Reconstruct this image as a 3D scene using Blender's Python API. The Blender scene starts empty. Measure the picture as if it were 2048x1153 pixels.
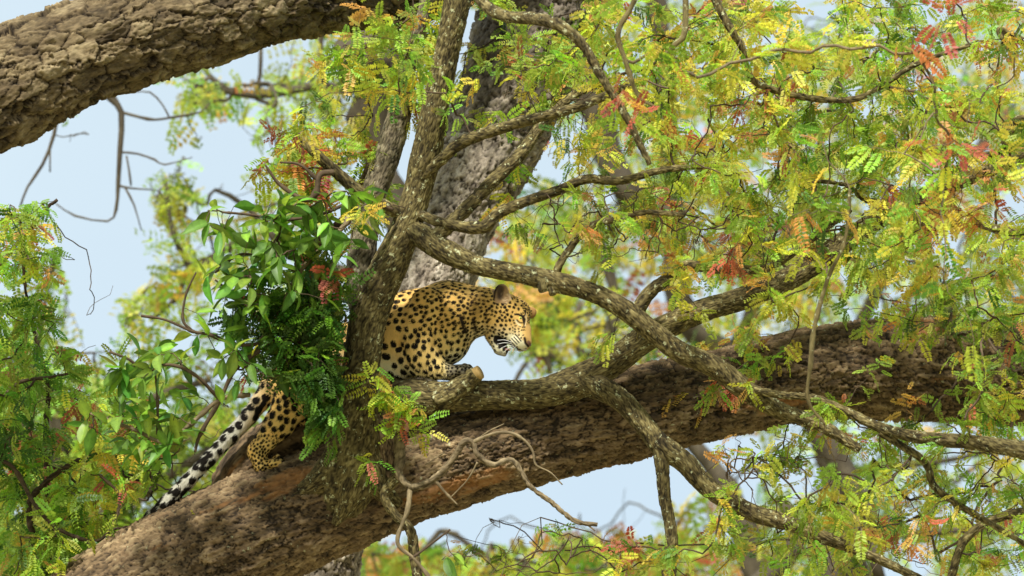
import bpy, math, random
import numpy as np
from mathutils import Matrix, Vector
from mathutils.kdtree import KDTree
R = math.radians
rng = np.random.default_rng(11)
scene = bpy.context.scene
col = scene.collection

# ------------------------------------------------------------------ camera, sky, sun, exposure
LENS, PITCH, CAMZ = 125.0, R(18), 1.6
cam = bpy.data.cameras.new('camera'); camo = bpy.data.objects.new('camera', cam); col.objects.link(camo)
camo.location = (0, 0, CAMZ); camo.rotation_euler = (R(90) + PITCH, 0, 0)
cam.lens = LENS; cam.sensor_width = 36; cam.clip_start = .1; cam.clip_end = 2000
cam.dof.use_dof = True; cam.dof.focus_distance = 15.85; cam.dof.aperture_fstop = 2.5; cam.dof.aperture_blades = 0
scene.camera = camo
SUN_EL, SUN_AZ = R(42), R(192)          # azimuth measured from +Y (view direction) clockwise
world = bpy.data.worlds.new('World'); scene.world = world; world.use_nodes = True
wn, wl = world.node_tree.nodes, world.node_tree.links
bg = wn['Background']
sky = wn.new('ShaderNodeTexSky'); sky.sky_type = 'NISHITA'; sky.sun_disc = False
sky.sun_elevation = SUN_EL; sky.sun_rotation = SUN_AZ; sky.dust_density = 2.5; sky.air_density = 1.0
tc = wn.new('ShaderNodeTexCoord'); nz = wn.new('ShaderNodeTexNoise'); nz.inputs['Scale'].default_value = 2.2
nz.inputs['Detail'].default_value = 5
cr = wn.new('ShaderNodeValToRGB'); cr.color_ramp.elements[0].position = .3; cr.color_ramp.elements[1].position = .75
cr.color_ramp.elements[0].color = (.62,) * 3 + (1,); cr.color_ramp.elements[1].color = (.92,) * 3 + (1,)
mx = wn.new('ShaderNodeMixRGB'); mx.inputs['Color2'].default_value = (5.5, 6.55, 7.1, 1)
wl.new(tc.outputs['Generated'], nz.inputs['Vector']); wl.new(nz.outputs['Fac'], cr.inputs['Fac'])
wl.new(cr.outputs['Color'], mx.inputs['Fac']); wl.new(sky.outputs['Color'], mx.inputs['Color1'])
wl.new(mx.outputs['Color'], bg.inputs['Color']); bg.inputs['Strength'].default_value = 0.10
sl = bpy.data.lights.new('sun', 'SUN'); so = bpy.data.objects.new('sun', sl); col.objects.link(so)
sl.energy = 4.3; sl.angle = R(5); sl.color = (1, .965, .90)
sd = Vector((math.sin(SUN_AZ) * math.cos(SUN_EL), math.cos(SUN_AZ) * math.cos(SUN_EL), math.sin(SUN_EL)))
so.rotation_euler = sd.to_track_quat('Z', 'Y').to_euler()
vs = scene.view_settings
vs.view_transform = 'Standard'; vs.look = 'None'; vs.gamma = 1; vs.use_curve_mapping = False; vs.exposure = 0.55
scene.cycles.max_bounces = 8; scene.cycles.transmission_bounces = 4; scene.cycles.diffuse_bounces = 4

# ------------------------------------------------------------------ helpers
K = 36 / (LENS * 2048)
FWD = np.array([0, math.cos(PITCH), math.sin(PITCH)]); UPV = np.array([0, -math.sin(PITCH), math.cos(PITCH)])
RGT = np.array([1.0, 0, 0]); CAM = np.array([0, 0, CAMZ])
def W(px, py, d):
    px, py, d = (np.asarray(v, float)[..., None] for v in (px, py, d))
    return CAM + RGT * ((px - 1024) * K * d) + UPV * ((576.5 - py) * K * d) + FWD * d
def project(p):
    q = np.asarray(p) - CAM; d = q @ FWD
    return 1024 + (q @ RGT) / d / K, 576.5 - (q @ UPV) / d / K, d
def mesh(name, v, faces, attrs=None, smooth=True):
    """faces: list of int arrays (n,k); attrs: name -> (n,) float, (n,3) vector or (n,4) colour per vertex"""
    me = bpy.data.meshes.new(name); v = np.asarray(v, np.float32)
    me.vertices.add(len(v)); me.vertices.foreach_set('co', v.ravel())
    faces = [np.asarray(f, np.int32) for f in faces if len(f)]
    tot = np.concatenate([np.full(len(f), f.shape[1], np.int32) for f in faces])
    lv = np.concatenate([f.ravel() for f in faces])
    st = np.concatenate([[0], np.cumsum(tot)[:-1]]).astype(np.int32)
    me.loops.add(len(lv)); me.loops.foreach_set('vertex_index', lv)
    me.polygons.add(len(tot)); me.polygons.foreach_set('loop_start', st)
    if smooth: me.polygons.foreach_set('use_smooth', np.ones(len(tot), bool))
    me.update(calc_edges=True)
    for n, a in (attrs or {}).items():
        a = np.asarray(a, np.float32)
        if a.ndim == 1: t, k = 'FLOAT', 'value'
        elif a.shape[1] == 3: t, k = 'FLOAT_VECTOR', 'vector'
        else: t, k = 'FLOAT_COLOR', 'color'
        at = me.attributes.new(n, t, 'POINT'); at.data.foreach_set(k, a.ravel())
    return me
def link(name, me, mat=None, parent=None, loc=(0, 0, 0)):
    o = bpy.data.objects.new(name, me); col.objects.link(o)
    if mat is not None and me is not None and not me.materials: me.materials.append(mat)
    o.location = loc
    if parent: o.parent = parent
    return o
def thing(name, label, cat, loc, group=None):
    o = link(name, None); o.location = tuple(loc); o['label'] = label; o['category'] = cat
    if group: o['group'] = group
    return o
def child(name, v, faces, mat, parent, attrs=None, smooth=True, kind=None, base=None):
    b = np.array(base.location if base else parent.location)
    o = link(name, mesh(name, v - b, faces, attrs, smooth), mat, parent)
    if kind: o['kind'] = kind
    return o

# value noise and cellular noise, vectorised
def _h(ix, iy, iz, s):
    n = (ix.astype(np.int64) * 73856093) ^ (iy.astype(np.int64) * 19349663) ^ (iz.astype(np.int64) * 83492791) ^ (s * 2654435761)
    n = (n ^ (n >> 13)) * 1274126177 & 0x7fffffff
    n = (n ^ (n >> 11)) * 668265263 & 0x7fffffff
    return ((n ^ (n >> 15)) & 0xffffff) / float(0xffffff)
def vnoise(p, s=0):
    i = np.floor(p).astype(np.int64); f = p - i; f = f * f * (3 - 2 * f); out = 0
    for a in (0, 1):
        for b in (0, 1):
            for c in (0, 1):
                w = (f[:, 0] if a else 1 - f[:, 0]) * (f[:, 1] if b else 1 - f[:, 1]) * (f[:, 2] if c else 1 - f[:, 2])
                out = out + w * _h(i[:, 0] + a, i[:, 1] + b, i[:, 2] + c, s)
    return out * 2 - 1
def fbm(p, o=4, s=0):
    r, a, t = 0, 1, 0
    for k in range(o): r = r + a * vnoise(p * 2 ** k, s + k); t += a; a *= .5
    return r / t
def cell(p, s=0):
    i = np.floor(p).astype(np.int64); n = len(p)
    f1 = np.full(n, 9.); f2 = np.full(n, 9.); cid = np.zeros(n); off = np.zeros((n, 3))
    for a in (-1, 0, 1):
        for b in (-1, 0, 1):
            for c in (-1, 0, 1):
                j = i + (a, b, c)
                q = np.stack([j[:, k] + .1 + .8 * _h(j[:, 0], j[:, 1], j[:, 2], s + 11 * (k + 1)) for k in range(3)], 1)
                dv = p - q; d = np.sqrt((dv ** 2).sum(1))
                m = d < f1
                f2 = np.where(m, f1, np.minimum(f2, d))
                cid = np.where(m, _h(j[:, 0], j[:, 1], j[:, 2], s + 77), cid); off[m] = dv[m]; f1 = np.where(m, d, f1)
    return f1, f2, cid, off
def sstep(a, b, x): t = np.clip((x - a) / (b - a), 0, 1); return t * t * (3 - 2 * t)

# ------------------------------------------------------------------ materials
class NT:
    def __init__(s, name):
        s.m = bpy.data.materials.new(name); s.m.use_nodes = True; s.n = s.m.node_tree.nodes; s.l = s.m.node_tree.links
        s.b = s.n['Principled BSDF']; s.out = s.n['Material Output']
    def add(s, t, **kw):
        n = s.n.new(t)
        for k, v in kw.items():
            if hasattr(n, k) and not k[0].isupper(): setattr(n, k, v)
            else: n.inputs[k.replace('_', ' ')].default_value = v
        return n
    def ramp(s, fac, stops):
        r = s.add('ShaderNodeValToRGB'); e = r.color_ramp.elements
        while len(e) < len(stops): e.new(.5)
        for k, (p, c) in enumerate(stops): e[k].position = p; e[k].color = tuple(c) + (1,) if len(c) == 3 else c
        s.l.new(fac, r.inputs['Fac']); return r.outputs['Color']
    def mix(s, fac, a, b, mode='MIX'):
        r = s.add('ShaderNodeMixRGB', blend_type=mode)
        for sock, v in zip(r.inputs, (fac, a, b)):
            if isinstance(v, (int, float)): sock.default_value = v if sock.name == 'Fac' else (v, v, v, 1)
            elif isinstance(v, tuple): sock.default_value = v + (1,)
            else: s.l.new(v, sock)
        return r.outputs['Color']
def g(*a): return tuple(x / 255 for x in a)
def mat_bark(name, dark, mid, light, lichen=None, lich=(.62, .72), stretch=3., orange=None, rough=.9, fine=90, bump=.5):
    t = NT(name)
    gr = t.add('ShaderNodeAttribute', attribute_name='grain'); ti = t.add('ShaderNodeAttribute', attribute_name='tint')
    mp = t.add('ShaderNodeMapping', Scale=(1 / stretch, 1, 1)); t.l.new(gr.outputs['Vector'], mp.inputs['Vector'])
    n1 = t.add('ShaderNodeTexNoise', Scale=float(fine), Detail=6., Roughness=.65); t.l.new(mp.outputs[0], n1.inputs['Vector'])
    n2 = t.add('ShaderNodeTexNoise', Scale=9., Detail=5.); t.l.new(gr.outputs['Vector'], n2.inputs['Vector'])
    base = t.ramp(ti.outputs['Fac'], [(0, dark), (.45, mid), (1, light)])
    c = t.mix(.75, base, t.ramp(n1.outputs['Fac'], [(.3, (.35,) * 3), (.5, (.95,) * 3), (.7, (1.5,) * 3)]), 'MULTIPLY')
    c = t.mix(.6, c, t.ramp(n2.outputs['Fac'], [(.35, (.6, .55, .5)), (.65, (1.25, 1.25, 1.15))]), 'MULTIPLY')
    if orange:
        n4 = t.add('ShaderNodeTexNoise', Scale=4.5, Detail=5., Roughness=.6); t.l.new(mp.outputs[0], n4.inputs['Vector'])
        c = t.mix(t.ramp(n4.outputs['Fac'], [(.6, (0,) * 3), (.66, (.75,) * 3)]), c, orange)
    if lichen:
        n3 = t.add('ShaderNodeTexNoise', Scale=34., Detail=4., Roughness=.7); t.l.new(gr.outputs['Vector'], n3.inputs['Vector'])
        c = t.mix(t.ramp(n3.outputs['Fac'], [(lich[0], (0,) * 3), (lich[1], (.8,) * 3)]), c, lichen)
    t.l.new(c, t.b.inputs['Base Color']); t.b.inputs['Roughness'].default_value = rough
    t.b.inputs['Specular IOR Level'].default_value = .25
    bp = t.add('ShaderNodeBump', Strength=bump, Distance=.006); t.l.new(n1.outputs['Fac'], bp.inputs['Height'])
    t.l.new(bp.outputs[0], t.b.inputs['Normal'])
    return t.m
M = {}
M['bark_plates'] = mat_bark('plated brown bark', (.024, .017, .010), (.150, .110, .058), (.37, .295, .17), lichen=(.36, .34, .18), lich=(.68, .8), stretch=2.5)
M['bark_limb'] = mat_bark('rough dark bark', (.024, .017, .010), (.180, .122, .066), (.38, .29, .165), lichen=(.42, .42, .25), lich=(.63, .72), stretch=3.5, orange=(.34, .16, .055))
M['bark_grey'] = mat_bark('grey cracked bark', (.05, .04, .03), (.33, .28, .22), (.62, .56, .47), stretch=1.6)
M['bark_smooth'] = mat_bark('ridged olive bark with lichen', (.024, .018, .008), (.145, .115, .046), (.34, .29, .13), lichen=(.60, .62, .36), lich=(.60, .66), stretch=5., fine=170, bump=.7)
M['bark_stem'] = mat_bark('greyer ridged bark', (.04, .033, .02), (.22, .185, .12), (.44, .38, .27), lichen=(.5, .5, .38), lich=(.62, .70), stretch=5., fine=170, bump=.7)
M['bark_pale'] = mat_bark('pale dead wood', (.07, .052, .03), (.20, .155, .09), (.33, .26, .16), stretch=4.)
M['bark_far'] = mat_bark('grey brown bark far away', (.03, .026, .018), (.085, .07, .048), (.15, .125, .085), stretch=2.)
M['twig'] = mat_bark('dark twig', (.03, .02, .012), (.085, .058, .035), (.15, .11, .07), stretch=2., bump=.2)

def mat_leaf(name, obcol=False, gloss=.35, trans=.5, blotch=False):
    t = NT(name)
    if obcol: src = t.add('ShaderNodeObjectInfo').outputs['Color']
    else: src = t.add('ShaderNodeAttribute', attribute_name='col').outputs['Color']
    sh = t.add('ShaderNodeAttribute', attribute_name='shade')
    if obcol: src = t.mix(1.0, src, sh.outputs['Color'], 'MULTIPLY')
    if blotch:
        tc_ = t.add('ShaderNodeTexCoord'); nb = t.add('ShaderNodeTexNoise', Scale=4.5 if obcol else 35., Detail=5., Roughness=.7); t.l.new(tc_.outputs['Object'], nb.inputs['Vector'])
        src = t.mix(.9, src, t.ramp(nb.outputs['Fac'], [(.3, (.62, .60, .55)), (.5, (1, 1, 1)), (.7, (1.2, 1.1, .8))]), 'MULTIPLY')
        src = t.mix(t.ramp(nb.outputs['Fac'], [(.70, (0,) * 3), (.74, (.7,) * 3)]), src, (.22, .14, .05))
    t.l.new(src, t.b.inputs['Base Color']); t.b.inputs['Roughness'].default_value = .42
    t.b.inputs['Specular IOR Level'].default_value = gloss
    tr = t.add('ShaderNodeBsdfTranslucent')
    t.l.new(t.mix(1.0, src, (1.35, 1.3, .85), 'MULTIPLY'), tr.inputs['Color'])
    ms = t.add('ShaderNodeMixShader'); ms.inputs[0].default_value = trans
    t.l.new(t.b.outputs[0], ms.inputs[1]); t.l.new(tr.outputs[0], ms.inputs[2]); t.l.new(ms.outputs[0], t.out.inputs['Surface'])
    return t.m
M['leaf'] = mat_leaf('thin leaf'); M['leaf_o'] = mat_leaf('thin leaf, own colour', True)
M['broad'] = mat_leaf('thick leaf, own colour', True, .35, .42, True); M['broad_b'] = mat_leaf('thick leaf', False, .35, .42, True)
def mat_plain(name, c, rough=.6, spec=.3):
    t = NT(name); t.b.inputs['Base Color'].default_value = c + (1,); t.b.inputs['Roughness'].default_value = rough
    t.b.inputs['Specular IOR Level'].default_value = spec; return t.m
def mat_fur():
    t = NT('leopard coat'); a = t.add('ShaderNodeAttribute', attribute_name='col')
    t.l.new(a.outputs['Color'], t.b.inputs['Base Color']); t.b.inputs['Roughness'].default_value = .75
    t.b.inputs['Specular IOR Level'].default_value = .12
    t.b.inputs['Sheen Weight'].default_value = .0
    return t.m
M['fur'] = mat_fur()

# ------------------------------------------------------------------ tubes: limbs, stems, branches
def spline(pts, step):
    """Catmull-Rom through (px,py,d,r) -> dense world centres and radii, one every `step` metres"""
    P = np.array(pts, float); c = W(P[:, 0], P[:, 1], P[:, 2]); r = P[:, 3] * K * P[:, 2]
    Q = np.c_[c, r]; Q = np.vstack([2 * Q[0] - Q[1], Q, 2 * Q[-1] - Q[-2]]); out = []
    for k in range(1, len(Q) - 2):
        p0, p1, p2, p3 = Q[k - 1:k + 3]; n = max(2, int(np.linalg.norm(p2[:3] - p1[:3]) / step))
        t = np.linspace(0, 1, n, endpoint=False)[:, None]
        out.append(.5 * (2 * p1 + (p2 - p0) * t + (2 * p0 - 5 * p1 + 4 * p2 - p3) * t ** 2 + (3 * p1 - p0 - 3 * p2 + p3) * t ** 3))
    Q = np.vstack(out + [Q[-2:-1]]); return Q[:, :3], np.maximum(Q[:, 3], .0012)
def frames(c):
    T = np.gradient(c, axis=0); T /= np.linalg.norm(T, axis=1)[:, None]
    N = np.zeros_like(T); n = np.cross(T[0], FWD); n /= np.linalg.norm(n)
    for i in range(len(T)):
        n = n - T[i] * (n @ T[i]); n /= np.linalg.norm(n); N[i] = n
    return T, N, np.cross(T, N)
def tube(pts, step, sides, disp=None, seed=0, tint=.5, caps=True):
    c, r = spline(pts, step); T, N, B = frames(c); m = len(c)
    u = np.concatenate([[0], np.cumsum(np.linalg.norm(np.diff(c, axis=0), axis=1))])
    th = np.linspace(0, 2 * np.pi, sides, endpoint=False); ct, st = np.cos(th), np.sin(th)
    D = ct[None, :, None] * N[:, None] + st[None, :, None] * B[:, None]
    rr = np.repeat(r[:, None], sides, 1)
    gr = np.stack([np.repeat(u[:, None], sides, 1), rr * ct, rr * st], 2).reshape(-1, 3) + seed * 7.31
    if disp: h, tn = disp(gr, rr.ravel(), seed)
    else: h = .22 * rr.ravel() * fbm(gr * 30, 3, seed) + .35 * rr.ravel() * sstep(.35, .6, fbm(np.stack([gr[:, 0] * 26, gr[:, 0] * 0 + seed, gr[:, 0] * 0], 1), 1, seed + 3)); tn = np.clip(tint + .3 * fbm(gr * 18, 3, seed + 5), 0, 1)
    v = (c[:, None] + D * (rr + h.reshape(m, sides))[..., None]).reshape(-1, 3)
    i = np.arange(m - 1)[:, None] * sides; j = np.arange(sides)[None]; k = (j + 1) % sides
    f = np.stack([i + j, i + k, i + sides + k, i + sides + j], 2).reshape(-1, 4)
    fs = [f]
    if caps:
        v = np.vstack([v, c[0], c[-1]]); e = len(v) - 2; jj = np.arange(sides); kk = (jj + 1) % sides
        o = (m - 1) * sides
        fs.append(np.vstack([np.stack([kk, jj, np.full(sides, e)], 1), np.stack([o + jj, o + kk, np.full(sides, e + 1)], 1)]))
        gr = np.vstack([gr, gr[0], gr[-1]]); tn = np.append(tn, [.5, .5])
    return v, fs, {'grain': gr, 'tint': tn}
def d_plates(L, wd, depth, crack=.05, flaky=.6, small=.35, rag=.5):
    """plates of bark with narrow cracks, ragged edges and lifted corners"""
    def f(gv, r, s):
        st = np.array([1 / L, 1 / wd, 1 / wd])
        w = gv + .30 * L * np.stack([fbm(gv / L * 1.1, 2, s + q) for q in (1, 2, 3)], 1) * (1, .6, .6) \
               + rag * .16 * L * np.stack([fbm(gv / L * 6, 3, s + q) for q in (4, 5, 6)], 1)
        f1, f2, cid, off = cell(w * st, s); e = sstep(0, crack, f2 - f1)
        tilt = (off[:, 0] * np.cos(cid * 37) + off[:, 1] * np.sin(cid * 37) + off[:, 2] * np.cos(cid * 91)) * flaky
        g1, g2, gid, goff = cell(w * st * (2.1, 2.6, 2.6) + 5, s + 3); e2 = sstep(0, crack * 2, g2 - g1)
        gsel = sstep(.35, .6, vnoise(gv * 9, s + 50) * .5 + .5)
        n = fbm(gv * (28, 60, 60), 4, s + 9); m = fbm(gv * (8, 14, 14), 3, s + 12)
        h = depth * ((e - 1) * .9 + (cid - .3) * .9 + tilt + small * ((e2 - 1) * .8 + .9 * gid + goff[:, 1] * .5) * (.3 + gsel) + .35 * n + .5 * m)
        h = h + .05 * r * fbm(gv * 5, 3, s + 20)
        big = fbm(gv * 3, 3, s + 31)
        tn = np.clip(-.08 + .50 * e + .42 * (cid - .5) + .22 * (gid - .5) + .30 * n + .25 * big, 0, 1)  # cracks tinted darker: inner bark plus crack shade put into the colour
        return h, tn
    return f
def d_ridge(depth, ws=.0085, L=.045):
    def f(gv, r, s):
        w = gv + .01 * np.stack([fbm(gv * 30, 2, s + q) for q in (1, 2, 3)], 1)
        f1, f2, cid, _ = cell(w / (L, ws, ws), s); e = sstep(0, .3, f2 - f1); n = fbm(gv * 60, 3, s + 4)
        lump = fbm(gv * 9, 3, s + 8)
        kn = sstep(.55, .8, fbm(gv * 7, 2, s + 40))
        return depth * (e + .5 * n) + r * .09 * lump - kn * .1 * r, np.clip(.08 + .45 * e + .35 * n + .45 * (cid - .5) - .5 * kn, 0, 1)
    return f

def d_trunk(fn):          # tint made darker on the upper trunk than on the pale lower part
    def f(gv, r, s):
        h, tn = fn(gv, r, s); u = gv[:, 0] - s * 7.31 + .15 * fbm(gv * 4, 2, 5)
        return h, np.clip(tn * (.5 + .5 * sstep(1.2, 1.9, u)), 0, 1)
    return f
# -------- the old tree: rough-barked trunk and great limbs
old = thing('old_tree', 'massive old tree whose rough brown limbs cross the whole picture', 'tree', W(800, 1700, 16.5))
def limb(name, pts, step, sides, disp, mat, parent, seed, label=None, **kw):
    v, f, a = tube(pts, step, sides, disp, seed, **kw); o = child(name, v, f, mat, parent, a)
    if label: o['label'] = label
    return o
H1 = [(-420, 420, 14.9, 110), (-200, 290, 15.1, 108), (0, 178, 15.3, 112), (200, 93, 15.5, 100), (400, 32, 15.8, 98), (600, -12, 16.2, 82), (850, -40, 16.8, 76), (1100, -170, 17.4, 90)]
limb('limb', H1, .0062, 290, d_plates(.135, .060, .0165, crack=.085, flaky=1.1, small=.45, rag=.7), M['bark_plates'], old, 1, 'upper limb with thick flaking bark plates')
H2 = [(1230, -330, 17.6, 150), (1120, -80, 17.5, 125), (1055, 100, 17.4, 112), (985, 280, 17.3, 98), (917, 420, 17.2, 84), (872, 540, 17.1, 80), (808, 700, 17.0, 80), (725, 880, 17, 85), (640, 1080, 17, 90), (560, 1400, 17, 120)]
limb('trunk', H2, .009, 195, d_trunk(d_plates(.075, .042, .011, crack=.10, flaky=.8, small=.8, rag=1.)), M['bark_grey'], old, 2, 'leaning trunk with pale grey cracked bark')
H3 = [(60, 1420, 15.9, 150), (220, 1235, 15.95, 135), (400, 1120, 16, 122), (600, 1026, 16, 114), (760, 968, 16, 100), (920, 918, 16.05, 93), (1100, 872, 16.1, 86), (1260, 828, 16.2, 92), (1420, 794, 16.4, 86), (1600, 752, 16.7, 90), (1800, 740, 17, 100), (2060, 752, 17.4, 102), (2350, 790, 17.8, 105)]
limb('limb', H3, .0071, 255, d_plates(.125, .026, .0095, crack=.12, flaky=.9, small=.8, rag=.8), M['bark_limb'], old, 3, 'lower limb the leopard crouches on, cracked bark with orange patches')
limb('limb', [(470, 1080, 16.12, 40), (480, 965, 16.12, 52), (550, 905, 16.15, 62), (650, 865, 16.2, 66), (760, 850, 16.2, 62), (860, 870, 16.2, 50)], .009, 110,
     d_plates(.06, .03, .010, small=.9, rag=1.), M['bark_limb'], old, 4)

# -------- the young tree: forked stems with finely ridged bark in front of the leopard
young = thing('young_tree', 'forked younger tree with ridged olive bark growing up in front of the leopard', 'tree', W(700, 975, 15.85))
rd = d_ridge(.0045)
def br(name, pts, seed, mat='bark_smooth', step=.009, sides=None, parent=None, disp=rd, label=None):
    rm = max(p[3] * K * p[2] for p in pts)
    sides = sides or int(np.clip(2 * np.pi * rm / .006, 8, 90))
    if rm < .014: disp = None
    return limb(name, pts, step, sides, disp, M[mat], parent or young, seed, label)
SK = {}
SK['S1'] = [(688, 1010, 15.86, 52), (696, 955, 15.80, 60), (704, 905, 15.76, 54), (708, 850, 15.73, 46), (716, 780, 15.71, 39), (727, 700, 15.70, 36), (741, 620, 15.70, 37), (772, 546, 15.70, 35), (811, 460, 15.70, 29), (838, 370, 15.70, 27), (853, 305, 15.68, 29), (872, 210, 15.66, 26), (893, 110, 15.64, 24), (915, 0, 15.62, 25), (935, -160, 15.6, 24)]
SK['S2'] = [(735, 660, 15.78, 22), (722, 590, 15.80, 27), (723, 520, 15.82, 27), (738, 420, 15.84, 23), (772, 320, 15.87, 25), (803, 212, 15.9, 21), (818, 130, 15.95, 14), (850, 20, 16.0, 12), (860, -100, 16, 10)]
SK['B1'] = [(815, 455, 15.70, 20), (858, 482, 15.62, 23), (900, 508, 15.58, 22), (960, 532, 15.54, 18), (1040, 548, 15.5, 17), (1100, 562, 15.48, 20), (1180, 584, 15.48, 17), (1250, 620, 15.48, 19), (1310, 668, 15.5, 19), (1360, 705, 15.52, 20), (1430, 735, 15.54, 20), (1490, 780, 15.56, 20), (1560, 822, 15.6, 16), (1640, 850, 15.6, 12), (1720, 900, 15.55, 7)]
SK['B2'] = [(735, 905, 15.86, 40), (770, 850, 15.87, 42), (810, 803, 15.88, 40), (870, 796, 15.88, 31), (960, 791, 15.88, 28), (1080, 787, 15.88, 28), (1160, 762, 15.88, 33), (1230, 722, 15.9, 27), (1300, 672, 15.95, 25), (1400, 624, 16.05, 22), (1500, 592, 16.2, 21), (1600, 545, 16.4, 22), (1710, 470, 16.6, 20), (1830, 400, 16.8, 16), (2080, 300, 17, 12)]
SK['B2b'] = [(1150, 765, 15.87, 22.4), (1205, 778, 15.82, 23.2), (1250, 808, 15.76, 19.8), (1290, 852, 15.72, 18.9), (1325, 893, 15.7, 21.5), (1370, 926, 15.68, 19.8), (1420, 978, 15.66, 18.1), (1500, 1024, 15.64, 17.2), (1580, 1048, 15.62, 13.8), (1660, 1080, 15.6, 11.2), (1760, 1120, 15.6, 7.7), (1900, 1190, 15.6, 6.0)]
SK['B2c'] = [(1320, 890, 15.7, 18), (1324, 930, 15.68, 13), (1330, 1000, 15.66, 11), (1343, 1070, 15.64, 11), (1338, 1153, 15.62, 13), (1345, 1250, 15.6, 12)]
SK['B3'] = [(868, 480, 15.60, 14), (884, 463, 15.62, 14), (923, 427, 15.66, 13), (990, 359, 15.72, 12), (1042, 307, 15.8, 11), (1085, 250, 15.9, 9), (1150, 190, 16, 7), (1240, 150, 16.1, 5)]
SK['B4'] = [(826, 424, 15.68, 9), (891, 448, 15.6, 9), (964, 455, 15.55, 11), (996, 427, 15.55, 10), (1058, 401, 15.55, 9), (1120, 380, 15.57, 8), (1172, 359, 15.6, 8), (1240, 362, 15.65, 7), (1330, 340, 15.7, 5), (1450, 330, 15.75, 4)]
SK['B5'] = [(812, 435, 15.72, 11), (785, 420, 15.66, 12), (725, 388, 15.6, 11), (667, 340, 15.55, 10), (618, 294, 15.5, 8), (600, 265, 15.5, 4)]
SK['B6'] = [(850, 350, 15.66, 11), (880, 322, 15.62, 10), (925, 285, 15.58, 11), (1000, 258, 15.5, 10), (1075, 236, 15.4, 9), (1160, 213, 15.3, 8), (1260, 170, 15.2, 6)]
SK['B7'] = [(925, -60, 14.9, 7.3), (965, 5, 14.8, 9.8), (1010, 32, 14.7, 10.4), (1070, 38, 14.6, 11.5), (1120, 52, 14.5, 10.4), (1165, 90, 14.5, 8.5), (1200, 150, 14.5, 7.3), (1250, 230, 14.5, 6.1), (1300, 330, 14.5, 4.3)]
SK['B8'] = [(1268, 632, 15.5, 14), (1300, 585, 15.5, 12), (1340, 556, 15.52, 11), (1376, 533, 15.55, 10), (1428, 537, 15.6, 9), (1475, 539, 15.65, 8), (1540, 535, 15.7, 7), (1620, 480, 15.8, 6), (1700, 420, 15.9, 5)]
SK['B9'] = [(1108, 560, 15.48, 7), (1122, 525, 15.48, 6), (1160, 470, 15.5, 6), (1190, 448, 15.5, 6), (1240, 438, 15.5, 5), (1290, 425, 15.5, 4), (1370, 430, 15.5, 3)]
SK['B10'] = [(1475, 775, 15.56, 6.7), (1560, 790, 15.5, 6.0), (1640, 800, 15.4, 6.0), (1760, 855, 15.3, 8.7), (1850, 877, 15.2, 11.4), (1940, 885, 15.1, 13.4), (2060, 905, 15, 16.1), (2250, 960, 14.9, 18.8)]
SK['B11'] = [(2250, 520, 15.9, 8.5), (2060, 472, 15.9, 7.3), (1979, 455, 15.9, 6.1), (1935, 440, 15.9, 6.1), (1892, 451, 15.9, 5.5), (1855, 455, 15.9, 5.5), (1797, 411, 15.9, 5.5), (1731, 400, 15.9, 4.8), (1690, 370, 15.9, 3.0), (1600, 360, 15.9, 2.4)]
SK['B12'] = [(1700, 380, 14.3, 3.7), (1690, 480, 14.3, 3.7), (1655, 560, 14.3, 4.3), (1629, 655, 14.3, 4.3), (1621, 729, 14.3, 3.7), (1616, 800, 14.3, 3.0), (1650, 850, 14.3, 2.4)]
SK['B13'] = [(1760, 865, 15.3, 7.0), (1800, 890, 15.3, 6.2), (1850, 925, 15.3, 6.2), (1870, 975, 15.3, 6.2), (1925, 1015, 15.3, 5.5), (1985, 1050, 15.3, 4.7), (2100, 1120, 15.3, 3.9)]
SK['B14'] = [(1300, -60, 14.2, 5.5), (1262, 15, 14.2, 5.5), (1236, 68, 14.2, 5.5), (1250, 120, 14.2, 4.7), (1275, 190, 14.2, 3.9), (1310, 215, 14.2, 3.1)]
SK['B15'] = [(1370, -50, 14.4, 6), (1370, 60, 14.4, 6), (1350, 90, 14.4, 6), (1322, 118, 14.4, 4)]
SK['B16'] = [(2100, 120, 16.6, 7.8), (2040, 80, 16.6, 7.0), (2000, 60, 16.6, 6.2), (2020, 100, 16.6, 5.5)]
SK['B17'] = [(2120, 270, 16, 10.4), (2040, 240, 16, 8.5), (2000, 300, 16, 6.1), (1950, 310, 16, 4.3), (1850, 300, 16, 3.0)]
SK['B18'] = [(1400, -80, 15.2, 7.8), (1440, 20, 15.2, 7.0), (1480, 90, 15.2, 6.2), (1520, 170, 15.3, 5.5), (1700, 200, 15.4, 4.7), (1830, 130, 15.4, 3.9), (1940, 90, 15.4, 3.1)]
SK['B19'] = [(2100, 1020, 15.8, 10.1), (2000, 1035, 15.8, 7.8), (1930, 1080, 15.8, 7.0), (1900, 1160, 15.8, 7.0)]
lab = {'S1': 'main stem leaning right across the leopard', 'S2': 'second stem forking off behind the main one', 'B2': 'thick lichened branch under the front paw'}
near_s = thing('overhanging_branch', 'out of focus thin branches with yellow green sprays nearest to the viewer, upper right', 'branch', W(1300, -150, 14.2))
for i, (k_, p_) in enumerate(SK.items()):
    br('stem' if k_[0] == 'S' else 'branch', p_, 20 + i, 'bark_stem' if k_ == 'S2' else 'bark_smooth', label=lab.get(k_), parent=near_s if k_ in ('B7', 'B12', 'B14', 'B15') else young)
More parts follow.
